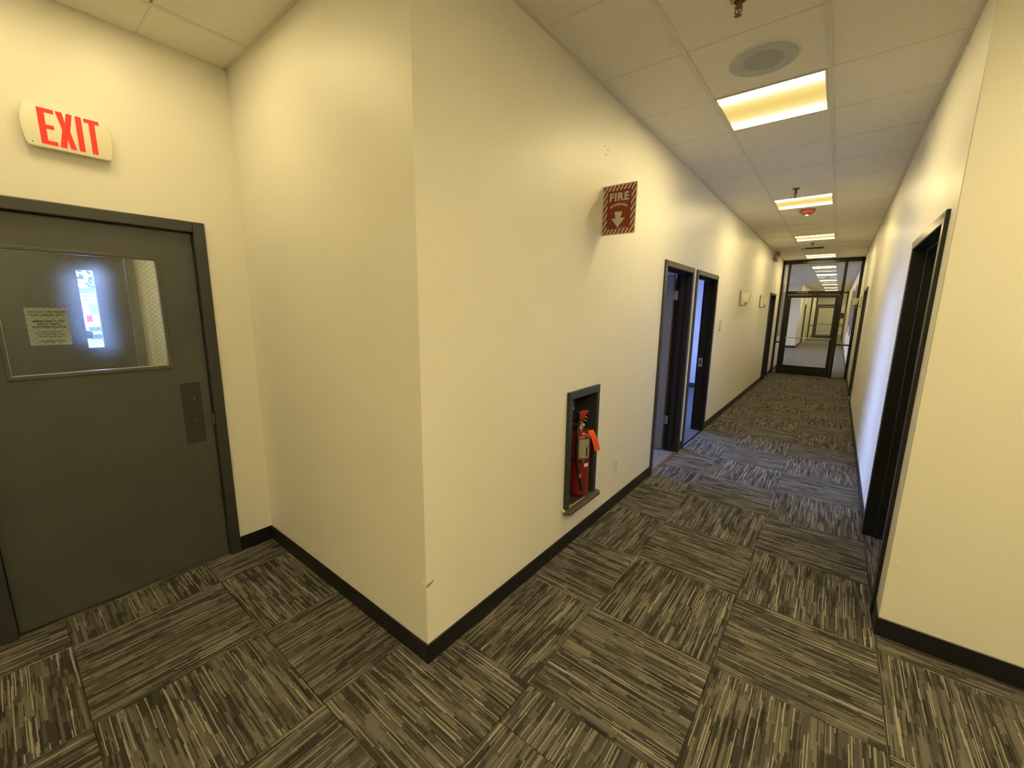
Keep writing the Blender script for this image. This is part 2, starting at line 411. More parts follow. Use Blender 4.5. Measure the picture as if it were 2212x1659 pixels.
# cross tees: slim, almost flush
for j in range(-4, 22):
    y = GY+j*G
    x0 = XI if y < YC else XL; x1 = 3.07 if y < YR else XR
    if y < YG-.05: MB().box(x0, x1, y-.003, y+.003, ZC-.0012, ZC+.02).build('cross_tee', CROSS, ceil)
for nm, (x0, x1, y0, y1) in {'a': (XL, XL+.024, YC, YG), 'b': (XR-.024, XR, YR, YG), 'c': (XI, XL+.024, YC-.024, YC), 'd': (XI, XI+.012, -2.3, YC), 'e': (XR, 3.07, YR-.024, YR)}.items():
    MB().box(x0, x1, y0, y1, ZC-.004, ZC+.02).build('wall_angle', TEE, ceil)
# ceiling beyond the glass: panels joined, too far to pick apart
fc = MB()
for (x0, x1, y0, y1) in ((XL, XR, YG, 15.1), (-6.3, XR, 15.1, 23.6), (-1.47, XR, 23.6, 42)):
    for i, j, a, b_, c, d in ccells(x0, x1, y0, y1): 
        if not (i == 0 and (j-4) % 5 == 0): fc.box(a+.003, b_-.003, c+.0015, d-.0015, ZC, ZC+.012)
tag(fc.build('far_ceiling_panels', CEIL, ceil), kind='stuff')

# ---- baseboards
def base(name, *boxes):
    m = MB()
    for b_ in boxes: m.box(*b_, 0, .102)
    return tag(m.build(name, BASE, bevel=.003, seg=1), kind='structure')
base('baseboard_left', (XL, XL+.008, YC-.008, 3.90))
base('baseboard_left', (XL, XL+.008, 4.86, 4.98))
base('baseboard_left', (XL, XL+.008, 6.01, 11.345))
base('baseboard_left', (XL, XL+.008, 12.355, YG-.04))
base('baseboard_corner', (XI+.008, XL, YC-.008, YC))
base('baseboard_exit', (XI, XI+.008, .858, YC))
base('baseboard_exit', (XI, XI+.008, -2.3, -.165))
base('baseboard_near_right', (XR-.008, 3.07, YR-.008, YR))
base('baseboard_right', (XR-.008, XR, YR, 2.785))
base('baseboard_right', (XR-.008, XR, 3.905, 9.39))
base('baseboard_right', (XR-.008, XR, 10.51, YG-.04))
base('baseboard_far_left', (XL, XL+.008, YG+.04, 15.23))
base('baseboard_lobby', (-6.3, -1.462, 23.592, 23.6), (-1.47, -1.462, 23.592, 27.2))
base('baseboard_far_right', (XR-.008, XR, YG+.04, 42))

# ---- corner beads and seams (thin proud strips under the paint)
def bead(name, wall, *b_): return MB().box(*b_).build(name, WALL, wall, bevel=.0012, seg=1)
bead('corner_bead', wall_corner, XL-.030, XL+.0012, YC-.0012, YC, .102, ZC)
bead('corner_bead', wall_near, XR-.0012, XR+.046, YR-.0014, YR, .102, ZC)
bead('corner_bead', wall_exit, XI, XI+.0015, YC-.032, YC, .102, ZC)
bead('corner_bead', wall_right, XR-.0014, XR, YR+.02, YR+.045, .102, ZC)
# anchor holes left over the fire sign and beside the thermostat; chips at the corner beads
for (y, z, r) in ((2.592, 2.655, .004), (2.640, 2.647, .0045), (2.616, 2.613, .005), (6.106, 1.631, .007)):
    MB().lathe([(r, -.0002), (r, .0006)], (XL, y, z), 'x', 8).build('anchor_hole', plain('hole_shadow', (.10, .08, .05), .9) if y < 3 else STEEL, wall_left)
MB().raw([(XL+.0022, YC+.002, .402), (XL+.0022, YC+.045, .408), (XL+.0022, YC+.03, .395), (XL+.0022, YC+.002, .388),
          (XL+.0001, YC+.002, .402), (XL+.0001, YC+.045, .408), (XL+.0001, YC+.03, .395), (XL+.0001, YC+.002, .388)],
         [(0,1,2,3),(4,7,6,5),(0,4,5,1),(1,5,6,2),(2,6,7,3),(3,7,4,0)]).build('paint_chip', plain('chip_brown', (.30, .25, .16), .9), wall_left)
MB().raw([(XL-.028, YC-.0030, .412), (XL-.002, YC-.0030, .396), (XL-.002, YC-.0030, .388), (XL-.02, YC-.0030, .398),
          (XL-.028, YC-.0001, .412), (XL-.002, YC-.0001, .396), (XL-.002, YC-.0001, .388), (XL-.02, YC-.0001, .398)],
         [(0,1,2,3),(4,7,6,5),(0,4,5,1),(1,5,6,2),(2,6,7,3),(3,7,4,0)]).build('paint_chip', CANV, wall_corner)
MB().raw([(XR+.004, YR-.0032, .405), (XR+.045, YR-.0032, .398), (XR+.042, YR-.0032, .391), (XR+.01, YR-.0032, .397),
          (XR+.004, YR-.0001, .405), (XR+.045, YR-.0001, .398), (XR+.042, YR-.0001, .391), (XR+.01, YR-.0001, .397)],
         [(0,1,2,3),(4,7,6,5),(0,4,5,1),(1,5,6,2),(2,6,7,3),(3,7,4,0)]).build('paint_chip', CANV, wall_near)

# ------------------------------------------------------------------ doors
JAMB_SHADE = plain('painted_jamb_shade', (.014, .012, .009), .8, spec=.15)  # dark colour that stands for shade inside the open door jambs
def frame_x(root, x, face, y0, y1, z1, depth, w_=.055, proud=.016, mat=FRAME, shade_mat=None):
    """Hollow metal frame in a wall across x. x: wall face; face=+1 when that face looks to +x."""
    s = face; xa = x+s*proud; xb = x-s*(depth+.012)
    m = MB()
    m.box(xa, xb, y0-w_, y0, 0, z1+w_); m.box(xa, xb, y1, y1+w_, 0, z1+w_); m.box(xa, xb, y0, y1, z1, z1+w_)
    f = m.build('door_frame', mat, root, bevel=.004, seg=1)
    st = MB(); sx0, sx1 = x-s*(depth*.42), x-s*(depth*.78)
    st.box(sx0, sx1, y0, y0+.016, 0, z1); st.box(sx0, sx1, y1-.016, y1, 0, z1); st.box(sx0, sx1, y0+.016, y1-.016, z1-.016, z1)
    st.build('door_stop', shade_mat or mat, root, bevel=.003, seg=1)
    if shade_mat: MB().box(xa-s*.006, xb+s*.002, y0, y0+.002, 0, z1).box(xa-s*.006, xb+s*.002, y1-.002, y1, 0, z1).box(xa-s*.006, xb+s*.002, y0+.002, y1-.002, z1-.002, z1).build('jamb_shade', shade_mat, root)
    return f

# door 1: the exit door with its wired-glass window
d1 = tag(empty('door_1', (XI-.02, (EX[0]+EX[1])/2, 0)), 'dark grey metal exit door with wide wired-glass window', kind='structure')
m = MB(); m.box(XI+.016, XI-.142, EX[0]-.058, EX[0], 0, 2.092); m.box(XI+.016, XI-.142, EX[1], EX[1]+.058, 0, 2.092); m.box(XI+.016, XI-.142, EX[0], EX[1], 2.033, 2.092)
m.build('door_frame', FRAME, d1, bevel=.005, seg=2)
m = MB(); m.box(XI-.075, XI-.135, EX[0], EX[0]+.016, 0, 2.033); m.box(XI-.075, XI-.135, EX[1]-.016, EX[1], 0, 2.033); m.box(XI-.075, XI-.135, EX[0]+.016, EX[1]-.016, 2.017, 2.033); m.build('door_stop', FRAME, d1)
XF = XI-.028                                  # leaf face
WY0, WY1, WZ0, WZ1 = .036, .624, 1.279, 1.866
leaf = slab('door_leaf', 'x', XF-.044, XF, EX[0]+.003, EX[1]-.003, .006, 2.030, [(WY0, WY1, WZ0, WZ1)], LEAF, None, None)
leaf.parent = d1; leaf.data.transform(Matrix.Translation(-d1.location))
m = MB(); a = .024
m.box(XF-.002, XF+.009, WY0-a+.012, WY1+a-.012, WZ1-.002, WZ1+a-.008); m.box(XF-.002, XF+.009, WY0-a+.012, WY1+a-.012, WZ0-a+.008, WZ0+.002)
m.box(XF-.002, XF+.009, WY0-a+.012, WY0+.002, WZ0, WZ1); m.box(XF-.002, XF+.009, WY1-.002, WY1+a-.012, WZ0, WZ1)
m.build('window_frame', LEAF, d1, bevel=.003, seg=2)
MB().box(XF-.026, XF-.020, WY0, WY1, WZ0, WZ1).build('glass_pane', WGLASS, d1)
m = MB()
for (a_, b_, c, d) in ((WY0, WY1, WZ0, WZ0+.005), (WY0, WY1, WZ1-.004, WZ1), (WY0, WY0+.004, WZ0, WZ1), (WY1-.004, WY1, WZ0, WZ1)): m.box(XF-.020, XF-.006, a_, b_, c, d)
m.build('daylit_gasket', plain('gasket_daylight_grey', (.55, .55, .52), .3, metal=.7), d1)  # pale grey stands for daylight caught on the glazing gasket
WIRE = plain('wire_mesh_steel', (.10, .10, .10), .5, metal=.5)
m = MB(); st = .0255; xx = XF-.0195
W_, H_ = WY1-WY0, WZ1-WZ0
def seg_clip(c, sgn):   # line z = sgn*1.15*y + c clipped to window
    pts = []
    for y in (0, W_):
        z = sgn*1.0*y+c
        if 0 <= z <= H_: pts.append((y, z))
    for z in (0, H_):
        y = (z-c)/sgn
        if 0 < y < W_: pts.append((y, z))
    return pts[:2]
n = int((W_+H_)/st)+2
for k in range(-n, n*2):
    for sgn in (1, -1):
        p = seg_clip(k*st, sgn)
        if len(p) == 2:
            (ya, za), (yb, zb) = p
            if abs(ya-yb) < .01: continue
            m.tube([(xx, WY0+ya, WZ0+za), (xx, WY0+yb, WZ0+zb)], .00045, 4)
tag(m.build('wire_mesh', WIRE, d1), kind='stuff')
MB().box(XF, XF+.004, .655, .752, .797, 1.167).build('latch_guard_plate', plain('guard_plate_paint', (.028, .031, .030), .4), d1, bevel=.0015, seg=1)
for (y, z) in ((.715, 1.07), (.715, .935)): MB().lathe([(.004, 0), (.0035, .0015), (.001, .002)], (XF+.004, y, z), 'x', 10).build('screw', CHROME, d1)
MB().box(XI-.02, XI-.014, EX[1]-.004, EX[1]+.003, .9, .96).build('strike_plate', STEEL, d1)
MB().box(XI-.13, XI, EX[0], EX[1], -.012, .0).build('threshold', CARPET, d1)

# doors 2..4 on the left corridor wall, 5..6 on the right wall
def hinge(root, x, y, z):
    h = MB().box(x-.030, x+.022, y-.002, y+.001, z-.05, z+.05).lathe([(.006, -.05), (.006, .05)], (x-.018, y-.006, z), 'z', 10).build('hinge', STEEL, root)
    return h
d2 = tag(empty('door_2', (XL-.07, sum(D1)/2, 0)), 'nearest left doorway, grey door swung open into a daylit office', kind='structure')
frame_x(d2, XL, 1, *D1, ZD, .14, shade_mat=JAMB_SHADE)
# the leaf stands open at a right angle into the room, hung on the far jamb
MB().box(XL-.166-.81, XL-.166, D1[1]-.046, D1[1]-.004, .012, ZD-.008).build('door_leaf', LEAF2, d2, bevel=.002, seg=1)
for z in (1.80, .37): hinge(d2, XL-.150, D1[1]-.004, z)
MB().box(XL-.030, XL+.004, D1[0], D1[1], -.010, .005).build('threshold', BROWNW, d2, bevel=.002, seg=1)
d3 = tag(empty('door_3', (XL-.07, sum(D2)/2, 0)), 'second left doorway open to a lavender daylit room', kind='structure')
frame_x(d3, XL, 1, *D2, ZD, .14, shade_mat=JAMB_SHADE)
st_ = MB().box(XL-.125, XL-.075, D2[1]-.0175, D2[1]-.0155, .89, 1.01).build('strike_plate', STEEL, d3)
MB().box(XL-.112, XL-.092, D2[1]-.0185, D2[1]-.0172, .925, .975).build('latch_hole', BLK, st_)
MB().box(XL-.165-.9, XL-.165, D2[0]+.006, D2[0]+.048, .012, ZD-.008).build('door_leaf', LEAF2, d3, bevel=.002, seg=1)
d4 = tag(empty('door_4', (XL-.07, sum(D3)/2, 0)), 'closed dark door beside the far left sconce', kind='structure')
frame_x(d4, XL, 1, *D3, ZD, .14)
MB().box(XL-.145, XL-.105, D3[0]+.003, D3[1]-.003, .01, ZD-.004).build('door_leaf', FRAME, d4)
MB().lathe([(.012, 0), (.012, .04), (.028, .045), (.03, .06), (.02, .07)], (XL-.105, D3[0]+.08, .97), 'x', 14).build('door_knob', STEEL, d4)
d5 = tag(empty('door_5', (XR+.07, sum(R1)/2, 0)), 'near right doorway in a black metal frame', kind='structure')
BLKF = plain('black_door_paint', (.016, .017, .016), .28, noise=.1, nscale=9)
frame_x(d5, XR, -1, *R1, 2.045, .13, mat=BLKF)
MB().box(XR+.105, XR+.145, R1[0]+.003, R1[1]-.003, .01, 2.04).build('door_leaf', BLKF, d5)
MB().box(XR-.001, XR+.13, *R1, -.012, .0).build('threshold', CARPET, d5)
st_ = MB().box(XR+.052, XR+.102, R1[1]-.0025, R1[1]-.0005, .90, 1.05).build('strike_plate', plain('dark_strike', (.06, .055, .045), .4, metal=.6), d5)
MB().box(XR+.070, XR+.088, R1[1]-.0035, R1[1]-.002, .95, 1.0).build('latch_hole', BLK, st_)
d6 = tag(empty('door_6', (XR+.07, sum(R2)/2, 0)), 'far right closed dark door before the sconce', kind='structure')
frame_x(d6, XR, -1, *R2, ZD, .13)
MB().box(XR+.095, XR+.135, R2[0]+.003, R2[1]-.003, .01, ZD-.004).build('door_leaf', FRAME, d6)
MB().lathe([(.012, 0), (.012, -.04), (.028, -.045), (.03, -.06), (.02, -.07)], (XR+.095, R2[0]+.08, .97), 'x', 14).build('door_knob', STEEL, d6)

# ------------------------------------------------------------------ offices behind the left doors (daylight through their windows)
XO = -4.1
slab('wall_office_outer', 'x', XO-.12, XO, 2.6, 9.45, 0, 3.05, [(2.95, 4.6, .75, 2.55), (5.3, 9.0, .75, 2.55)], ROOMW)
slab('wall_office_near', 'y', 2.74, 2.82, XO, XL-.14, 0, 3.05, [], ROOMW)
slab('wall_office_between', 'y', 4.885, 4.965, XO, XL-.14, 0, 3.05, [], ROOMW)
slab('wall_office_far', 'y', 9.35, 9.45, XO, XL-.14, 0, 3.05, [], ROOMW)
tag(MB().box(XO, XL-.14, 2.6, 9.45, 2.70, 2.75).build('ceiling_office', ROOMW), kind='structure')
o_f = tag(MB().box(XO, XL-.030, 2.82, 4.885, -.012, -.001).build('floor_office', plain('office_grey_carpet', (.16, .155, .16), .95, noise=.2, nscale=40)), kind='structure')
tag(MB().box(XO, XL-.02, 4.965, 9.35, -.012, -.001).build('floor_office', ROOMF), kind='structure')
tag(MB().box(XO, XL-.14, 9.342, 9.35, 0, .102).build('baseboard_office', BASE), kind='structure')
for k, (y0, y1) in enumerate(((2.95, 4.6), (5.3, 9.0))):
    f = MB()
    for (a, b_, c, d) in ((y0, y1, .75, .79), (y0, y1, 2.51, 2.55), (y0, y0+.04, .79, 2.51), (y1-.04, y1, .79, 2.51), ((y0+y1)/2-.02, (y0+y1)/2+.02, .79, 2.51)):
        f.box(XO-.08, XO-.03, a, b_, c, d)
    tag(f.build('window_%d' % (k+1), BRONZE), kind='structure')
    portal('daylight_portal', (XO-.02, (y0+y1)/2, 1.65), (0, -PI/2, 0), 1.8, y1-y0)
f = MB()
for (a, b_, c, d) in ((15.6, 23.2, .5, .54), (15.6, 23.2, 2.56, 2.6), (15.6, 15.64, .54, 2.56), (23.16, 23.2, .54, 2.56), (18.1, 18.14, .54, 2.56), (20.6, 20.64, .54, 2.56)):
    f.box(-6.39, -6.34, a, b_, c, d)
w3 = tag(f.build('window_3', BRONZE), kind='structure')
MB().box(-6.37, -6.36, 15.64, 23.16, .54, 2.56).build('glass_pane', glass('daylight_warming_glass', tint=(1.0, .86, .72)), w3)  # unseen tinted pane, added to warm the lobby daylight
portal('daylight_portal', (-6.29, 19.4, 1.55), (0, -PI/2, 0), 2.1, 7.6)

# ------------------------------------------------------------------ vestibule behind the exit door, outer door, lot and car
XV = -4.62
slab('wall_vestibule_side', 'y', .87, .97, XV-.1, XI-.13, 0, 2.9, [], WALL)
slab('wall_vestibule_far', 'y', -1.3, -1.2, XV-.1, XI-.13, 0, 2.9, [], WALL)
slab('wall_vestibule_outer', 'x', XV-.14, XV-.02, -1.2, .87, 0, 2.9, [(-.22, .775, -1, 2.17)], WALL)
tag(MB().box(XV-.1, XI-.13, -1.2, .87, 2.6, 2.65).build('ceiling_vestibule', CEIL), kind='structure')
tag(MB().box(XV-.1, XI-.13, -1.2, .87, -.05, 0).build('floor_vestibule', ROOMF), kind='structure')
dv = tag(empty('door_7', (XV, .28, 0)), 'grey outer door with a tall narrow window, seen through the exit door glass', kind='structure')
m = MB(); m.box(XV-.13, XV+.012, .755, .815, 0, 2.21); m.box(XV-.13, XV+.012, -.26, -.20, 0, 2.21); m.box(XV-.13, XV+.012, -.20, .755, 2.15, 2.21)
m.build('door_frame', LEAF, dv, bevel=.004, seg=1)
lf = slab('door_leaf', 'x', XV-.05, XV-.008, -.197, .752, .01, 2.147, [(.474, .566, 1.283, 1.882)], LEAF, None, None)
lf.parent = dv; lf.data.transform(Matrix.Translation(-dv.location))
m = MB()
for (a, b_, c, d) in ((.462, .474, 1.271, 1.894), (.566, .578, 1.271, 1.894), (.474, .566, 1.271, 1.283), (.474, .566, 1.882, 1.894)): m.box(XV-.010, XV-.002, a, b_, c, d)
m.build('window_frame', LEAF, dv)
MB().box(XV-.034, XV-.028, .474, .566, 1.283, 1.882).build('glass_pane', GLASS, dv)
# small unseen ceiling lamp, added to light the vestibule
vl = tag(empty('ceiling_light', (-3.85, -.1, 2.6)), 'small unseen lamp added to light the vestibule behind the exit door', 'light')
MB().box(-4.1, -3.6, -.35, .15, 2.585, 2.6).build('frame', TEE, vl)
MB().box(-4.07, -3.63, -.32, .12, 2.578, 2.586).build('diffuser', emit('added_vestibule_lamp', LAMP_COL, 11), vl)
portal('daylight_portal', (XV-.06, .52, 1.58), (0, -PI/2, 0), .6, .09)

tag(MB().box(-80, XV-.14, -30, 40, -.1, -.02).build('floor_parking_lot', ASPH), kind='structure')
car = tag(empty('car', (-28, 3.85, -.02)), 'white wagon parked outside, tail toward the exit door window', 'car')
CY0, CY1 = 2.95, 4.75
m = MB(); prof = [(-28, .35), (-27.94, .60), (-28.0, .95), (-28.25, 1.12), (-28.55, 1.72), (-28.8, 1.80), (-30.6, 1.80), (-31.4, 1.18), (-32.5, 1.02), (-32.75, .70), (-32.7, .35)]
m.prism(prof, 'y', CY0, CY1); m.build('body', WHITEC, car, bevel=.05, seg=3, smooth=True)
MB().prism([(-28.245, 1.16), (-28.50, 1.64), (-28.52, 1.64), (-28.27, 1.16)], 'y', CY0+.18, CY1-.18).build('rear_window', CARGL, car)
MB().prism([(-28.6, 1.18), (-28.85, 1.66), (-30.5, 1.66), (-31.2, 1.18)], 'y', CY1-.01, CY1+.004).build('side_window', CARGL, car)
MB().prism([(-28.6, 1.18), (-28.85, 1.66), (-30.5, 1.66), (-31.2, 1.18)], 'y', CY0-.004, CY0+.01).build('side_window', CARGL, car)
for y in (CY0+.01, CY1-.21): MB().box(-28.3, -27.96, y, y+.20, .80, 1.12).build('tail_lamp', TAILR, car, bevel=.02)
MB().box(-28.1, -27.90, CY0+.02, CY1-.02, .38, .58).build('bumper', plain('bumper_grey', (.12, .14, .18), .5), car, bevel=.03)
MB().box(-27.96, -27.935, 3.65, 4.05, .68, .80).build('number_plate', PAPER, car)
for x in (-29.0, -31.8):
    for y in (CY0-.01, CY1-.21):
        w_ = MB().lathe([(.18, 0), (.33, .0), (.34, .03), (.34, .19), (.33, .22), (.18, .22)], (x, y, .32), 'y', 20).build('wheel', TYRE, car)
        MB().lathe([(.17, -.005), (.17, .225)], (x, y, .32), 'y', 12).build('wheel_rim', STEEL, w_)
bw = tag(empty('building', (-42, 4, 0)), 'long low white building behind the parked car', 'building')
MB().box(-46, -42, -8, 16, -.02, 2.6).build('wall', plain('white_siding', (.62, .66, .66), .8), bw)
for k in range(7): MB().box(-42.03, -42, -8, 16, 1.0+k*.24, 1.03+k*.24).build('siding_board', plain('siding_joint', (.3, .34, .36), .8), bw)
MB().box(-46.3, -41.7, -8.3, 16.3, 2.6, 2.8).build('roof', plain('roof_grey', (.2, .2, .22), .8), bw)
def tree(x, y, h, r, seed, lab):
    rs = random.Random(seed); t = tag(empty('tree', (x, y, -.02)), lab, 'tree', 'trees past the parking lot')
    MB().tube([(x, y, -.02), (x+.1, y, h*.35), (x, y+.2, h*.7)], [.22, .16, .08], 8).build('trunk', BARK, t)
    c = MB()
    for k in range(420):
        th, ph = rs.uniform(0, 2*PI), math.acos(rs.uniform(-1, 1)); q = r*rs.uniform(.3, 1)**.5
        p = Vector((x+q*math.sin(ph)*math.cos(th), y+q*math.sin(ph)*math.sin(th), h*.62+q*.8*math.cos(ph)))
        s = rs.uniform(.12, .3); a = Vector((rs.uniform(-1,1), rs.uniform(-1,1), rs.uniform(-1,1))).normalized(); b_ = a.orthogonal().normalized()
        c.raw([p+a*s, p+b_*s*.6, p-a*s, p-b_*s*.6, p+a.cross(b_)*s*.3], [(0,1,4),(1,2,4),(2,3,4),(3,0,4),(3,2,1,0)])
    tag(c.build('foliage', LEAFG, t), kind='stuff')
tree(-50, 6.5, 8.5, 3.6, 1, 'leafy green tree rising behind the white building, seen through the narrow window')
tree(-53, -4.5, 8.0, 3.4, 2, 'leafy tree further left behind the white building')

# ------------------------------------------------------------------ glass partition at the end of the corridor
gp = tag(empty('door_8', ((XL+XR)/2, YG, 0)), 'dark bronze glass partition with central glass door', kind='structure')
ya, yb = YG-.03, YG+.03
PX0, PX1 = XL+.001, XR-.001
m = MB(); m.box(PX0, PX0+.05, ya, yb, 0, ZC-.003); m.box(PX1-.06, PX1, ya, yb, 0, ZC-.003); m.box(PX0, PX1, ya, yb, 2.875, ZC-.003)
ML, MR = -1.15, .010          # mullions
m.box(ML-.025, ML+.03, ya, yb, 0, 2.88); m.box(MR-.035, MR+.025, ya, yb, 0, 2.88)
m.box(ML, MR, ya, yb, 2.10, 2.19); m.box(PX0, ML, ya, yb, .835, .87); m.box(MR, PX1, ya, yb, .835, .87)
m.box(PX0, ML, ya, yb, 0, .02); m.box(MR, PX1, ya, yb, 0, .02)
m.build('partition_frame', BRONZE, gp, bevel=.003, seg=1)
dl = MB(); X0, X1 = ML+.032, MR-.037; dy0, dy1 = YG-.022, YG+.022
dl.box(X0, X0+.085, dy0, dy1, .01, 2.09); dl.box(X1-.085, X1, dy0, dy1, .01, 2.09); dl.box(X0+.085, X1-.085, dy0, dy1, .01, .25); dl.box(X0+.085, X1-.085, dy0, dy1, 2.02, 2.09)
leafg = dl.build('door_leaf', BRONZE, gp, bevel=.003, seg=1)
MB().box(X0+.085, X1-.085, YG-.003, YG+.003, .25, 2.02).build('glass_pane', GLASS, leafg)
MB().tube([(X0+.05, dy0, .985), (X0+.06, dy0-.05, .985), (X1-.06, dy0-.05, .985), (X1-.05, dy0, .985)], .011, 10).build('push_bar', STEEL, leafg)
MB().box(-.93, -.69, YG-.06, YG-.03, 2.13, 2.175).build('door_closer', plain('closer_bronze', (.16, .11, .06), .4, metal=.5), gp, bevel=.004)
MB().tube([(-.75, YG-.05, 2.13), (-.55, YG-.11, 2.09), (-.70, YG-.03, 2.06)], .007, 6).build('closer_arm', BRONZE, gp)
for (a, b_, c, d) in ((ML+.03, MR-.035, 2.19, 2.875), (PX0+.05, ML-.025, .87, 2.875), (PX0+.05, ML-.025, .02, .835), (MR+.025, PX1-.06, .87, 2.875), (MR+.025, PX1-.06, .02, .835)):
    MB().box(a, b_, YG-.003, YG+.003, c, d).build('glass_pane', GLASS, gp)
# card reader and small plate on the right mullion
cr = tag(empty('card_reader', (.075, YG-.04, 1.58)), 'dark green square card reader on right sidelight of glass partition', 'card reader')
MB().box(-.005, .155, YG-.022, YG-.004, 1.50, 1.65).build('bezel', plain('reader_bezel', (.30, .28, .20), .4), cr, bevel=.006)
MB().box(.03, .115, YG-.028, YG-.021, 1.51, 1.64).build('reader_face', plain('reader_green', (.03, .045, .025), .4), cr, bevel=.003)
tag(MB().box(.037, .095, YG-.008, YG-.0035, 1.755, 1.79).build('door_sticker', PAPER), 'tiny white sticker on right sidelight glass above the card reader', 'sticker')

# second partition further on
g2 = tag(empty('door_9', (-.56, 33, 0)), 'second bronze glass door seen far beyond the first', kind='structure')
m = MB(); y0, y1 = 32.97, 33.03
m.box(-1.469, -1.40, y0, y1, 0, ZC-.003); m.box(.27, .345, y0, y1, 0, ZC-.003); m.box(-1.4, .27, y0, y1, 2.87, ZC-.003); m.box(-1.22, -1.14, y0, y1, 0, 2.87)
m.box(-.04, .04, y0, y1, 0, 2.87); m.box(-1.14, -.04, y0, y1, 2.08, 2.2); m.box(-1.4, -1.22, y0, y1, .83, .88); m.box(.04, .27, y0, y1, .83, .88)
m.build('partition_frame', BRONZE, g2)
m = MB(); m.box(-1.135, -1.04, y0, y1, .01, 2.07); m.box(-.14, -.045, y0, y1, .01, 2.07); m.box(-1.04, -.14, y0, y1, .01, .26); m.box(-1.04, -.14, y0, y1, 1.98, 2.07)
lf2 = m.build('door_leaf', BRONZE, g2)
MB().tube([(-1.09, y0-.03, 1.0), (-.09, y0-.03, 1.0)], .014, 8).build('push_bar', STEEL, lf2)
MB().box(-1.04, -.14, 32.998, 33.002, .26, 1.98).build('glass_pane', GLASS, lf2)
MB().box(-1.14, -.04, 32.998, 33.002, 2.2, 2.87).build('glass_pane', GLASS, g2)
d10 = tag(empty('door_10', (-1.5, 27.7, 0)), 'dark door on the left of the corridor beyond the glass', kind='structure')
m = MB(); m.box(-1.6, -1.455, 27.14, 27.2, 0, 2.11); m.box(-1.6, -1.455, 28.2, 28.26, 0, 2.11); m.box(-1.6, -1.455, 27.2, 28.2, 2.05, 2.11); m.build('door_frame', FRAME, d10)
MB().box(-1.58, -1.54, 27.2, 28.2, .01, 2.05).build('door_leaf', FRAME, d10)
tag(MB().box(-1.47, .34, 41.97, 42, .78, .84).build('trim_1', BRONZE), kind='structure')

# ------------------------------------------------------------------ things on the walls
# exit sign
es = tag(empty('exit_sign', (XI, .355, 2.41)), 'cream plastic EXIT sign with red letters above the grey exit door', 'sign')
def bulge(y0, y1, z0, z1, b_=.010, r=.010, n=8):
    P = []
    for k in range(n+1):
        t = k/n; z = z0+r+(z1-z0-2*r)*t; P.append((y1+b_*4*t*(1-t), z))
    P.append((y1-r*.4, z1-.002)); P.append((y1-r, z1)); P.append((y0+r, z1)); P.append((y0+r*.4, z1-.002))
    for k in range(n+1):
        t = 1-k/n; z = z0+r+(z1-z0-2*r)*t; P.append((y0-b_*4*t*(1-t), z))
    P.append((y0+r*.4, z0+.002)); P.append((y0+r, z0)); P.append((y1-r, z0)); P.append((y1-r*.4, z0+.002))
    return P
MB().prism(bulge(.226, .484, 2.330, 2.488), 'x', XI+.0, XI+.036).build('housing', IVORY, es, bevel=.003)
MB().prism(bulge(.217, .493, 2.322, 2.496), 'x', XI+.030, XI+.044).build('face_plate', SIGNW, es, bevel=.004, seg=3, smooth=True)
xs0, xs1 = XI+.0435, XI+.0450
def let(polys, y, z0=2.338, z1=2.490, wd=.052):
    m_ = MB()
    for P in polys: m_.prism([(y+p[0]*wd, z0+p[1]*(z1-z0)) for p in P], 'x', xs0, xs1)
    m_.build('letter', EXITRED, es)
let([[(0,0),(.42,0),(.42,1),(0,1)], [(.42,0),(1,0),(1,.115),(.42,.115)], [(.42,.44),(.9,.44),(.9,.555),(.42,.555)], [(.42,.885),(1,.885),(1,1),(.42,1)]], .263)
let([[(0,0),(.41,0),(.52,.26),(.63,0),(1,0),(.75,.5),(1,1),(.63,1),(.50,.72),(.40,1),(0,1),(.27,.5)]], .3205, wd=.054)
let([[(0,0),(1,0),(1,1),(0,1)]], .383, wd=.0205)
let([[(.31,0),(.70,0),(.70,.885),(.31,.885)], [(0,.885),(1,.885),(1,1),(0,1)]], .411, wd=.052)
for y, s in ((.243, -1), (.480, 1)):
    MB().tube([(XI+.0442, y-s*.008, 2.438), (XI+.0442, y+s*.008, 2.414), (XI+.0442, y-s*.008, 2.390)], .0009, 6).build('chevron_knockout', SIGNW, es)
lb = MB().box(XI+.0438, XI+.0446, .229, .243, 2.333, 2.347).build('approval_label', PAPER, es)
MB().lathe([(.0026, 0), (.0026, .0004)], (XI+.0446, .236, 2.339), 'x', 10).build('label_mark', INK, lb)

# notice sheet taped behind the wired glass
nt_ = tag(empty('notice_sheet', (XF-.030, .187, 1.51)), 'white typed notice sheet behind the exit door window glass', 'notice')
xp = XF-.034
MB().box(xp-.0006, xp, .1165, .2555, 1.421, 1.602).build('sheet', PAPER, nt_)
yy = .186
for body, z, s in (('DO NOT USE DOOR', 1.582, .0135), ('FOR CASUAL EXIT', 1.567, .0135), ('EMERGENCY USE', 1.537, .0135), ('ONLY UNTIL', 1.523, .0135), ('FURTHER NOTICE', 1.509, .0135), ('THANK YOU', 1.439, .0135)):
    text_mesh('lettering', body, s, (xp+.0006, yy+(.002 if z > 1.5 else .006), z), (0, 1, 0), (0, 0, 1), INK, nt_, bold=.0003, extrude=.0002)
sm = MB(); rs = random.Random(3)
for z, a, b_ in ((1.485, .148, .232), (1.474, .140, .240), (1.463, .150, .234)):
    y = a
    while y < b_:
        w_ = rs.uniform(.006, .014); sm.box(xp, xp+.0006, y, min(y+w_, b_), z-.0022, z+.0022); y += w_+.003
sm.build('small_print', plain('grey_ink', (.25, .25, .24), .8), nt_)

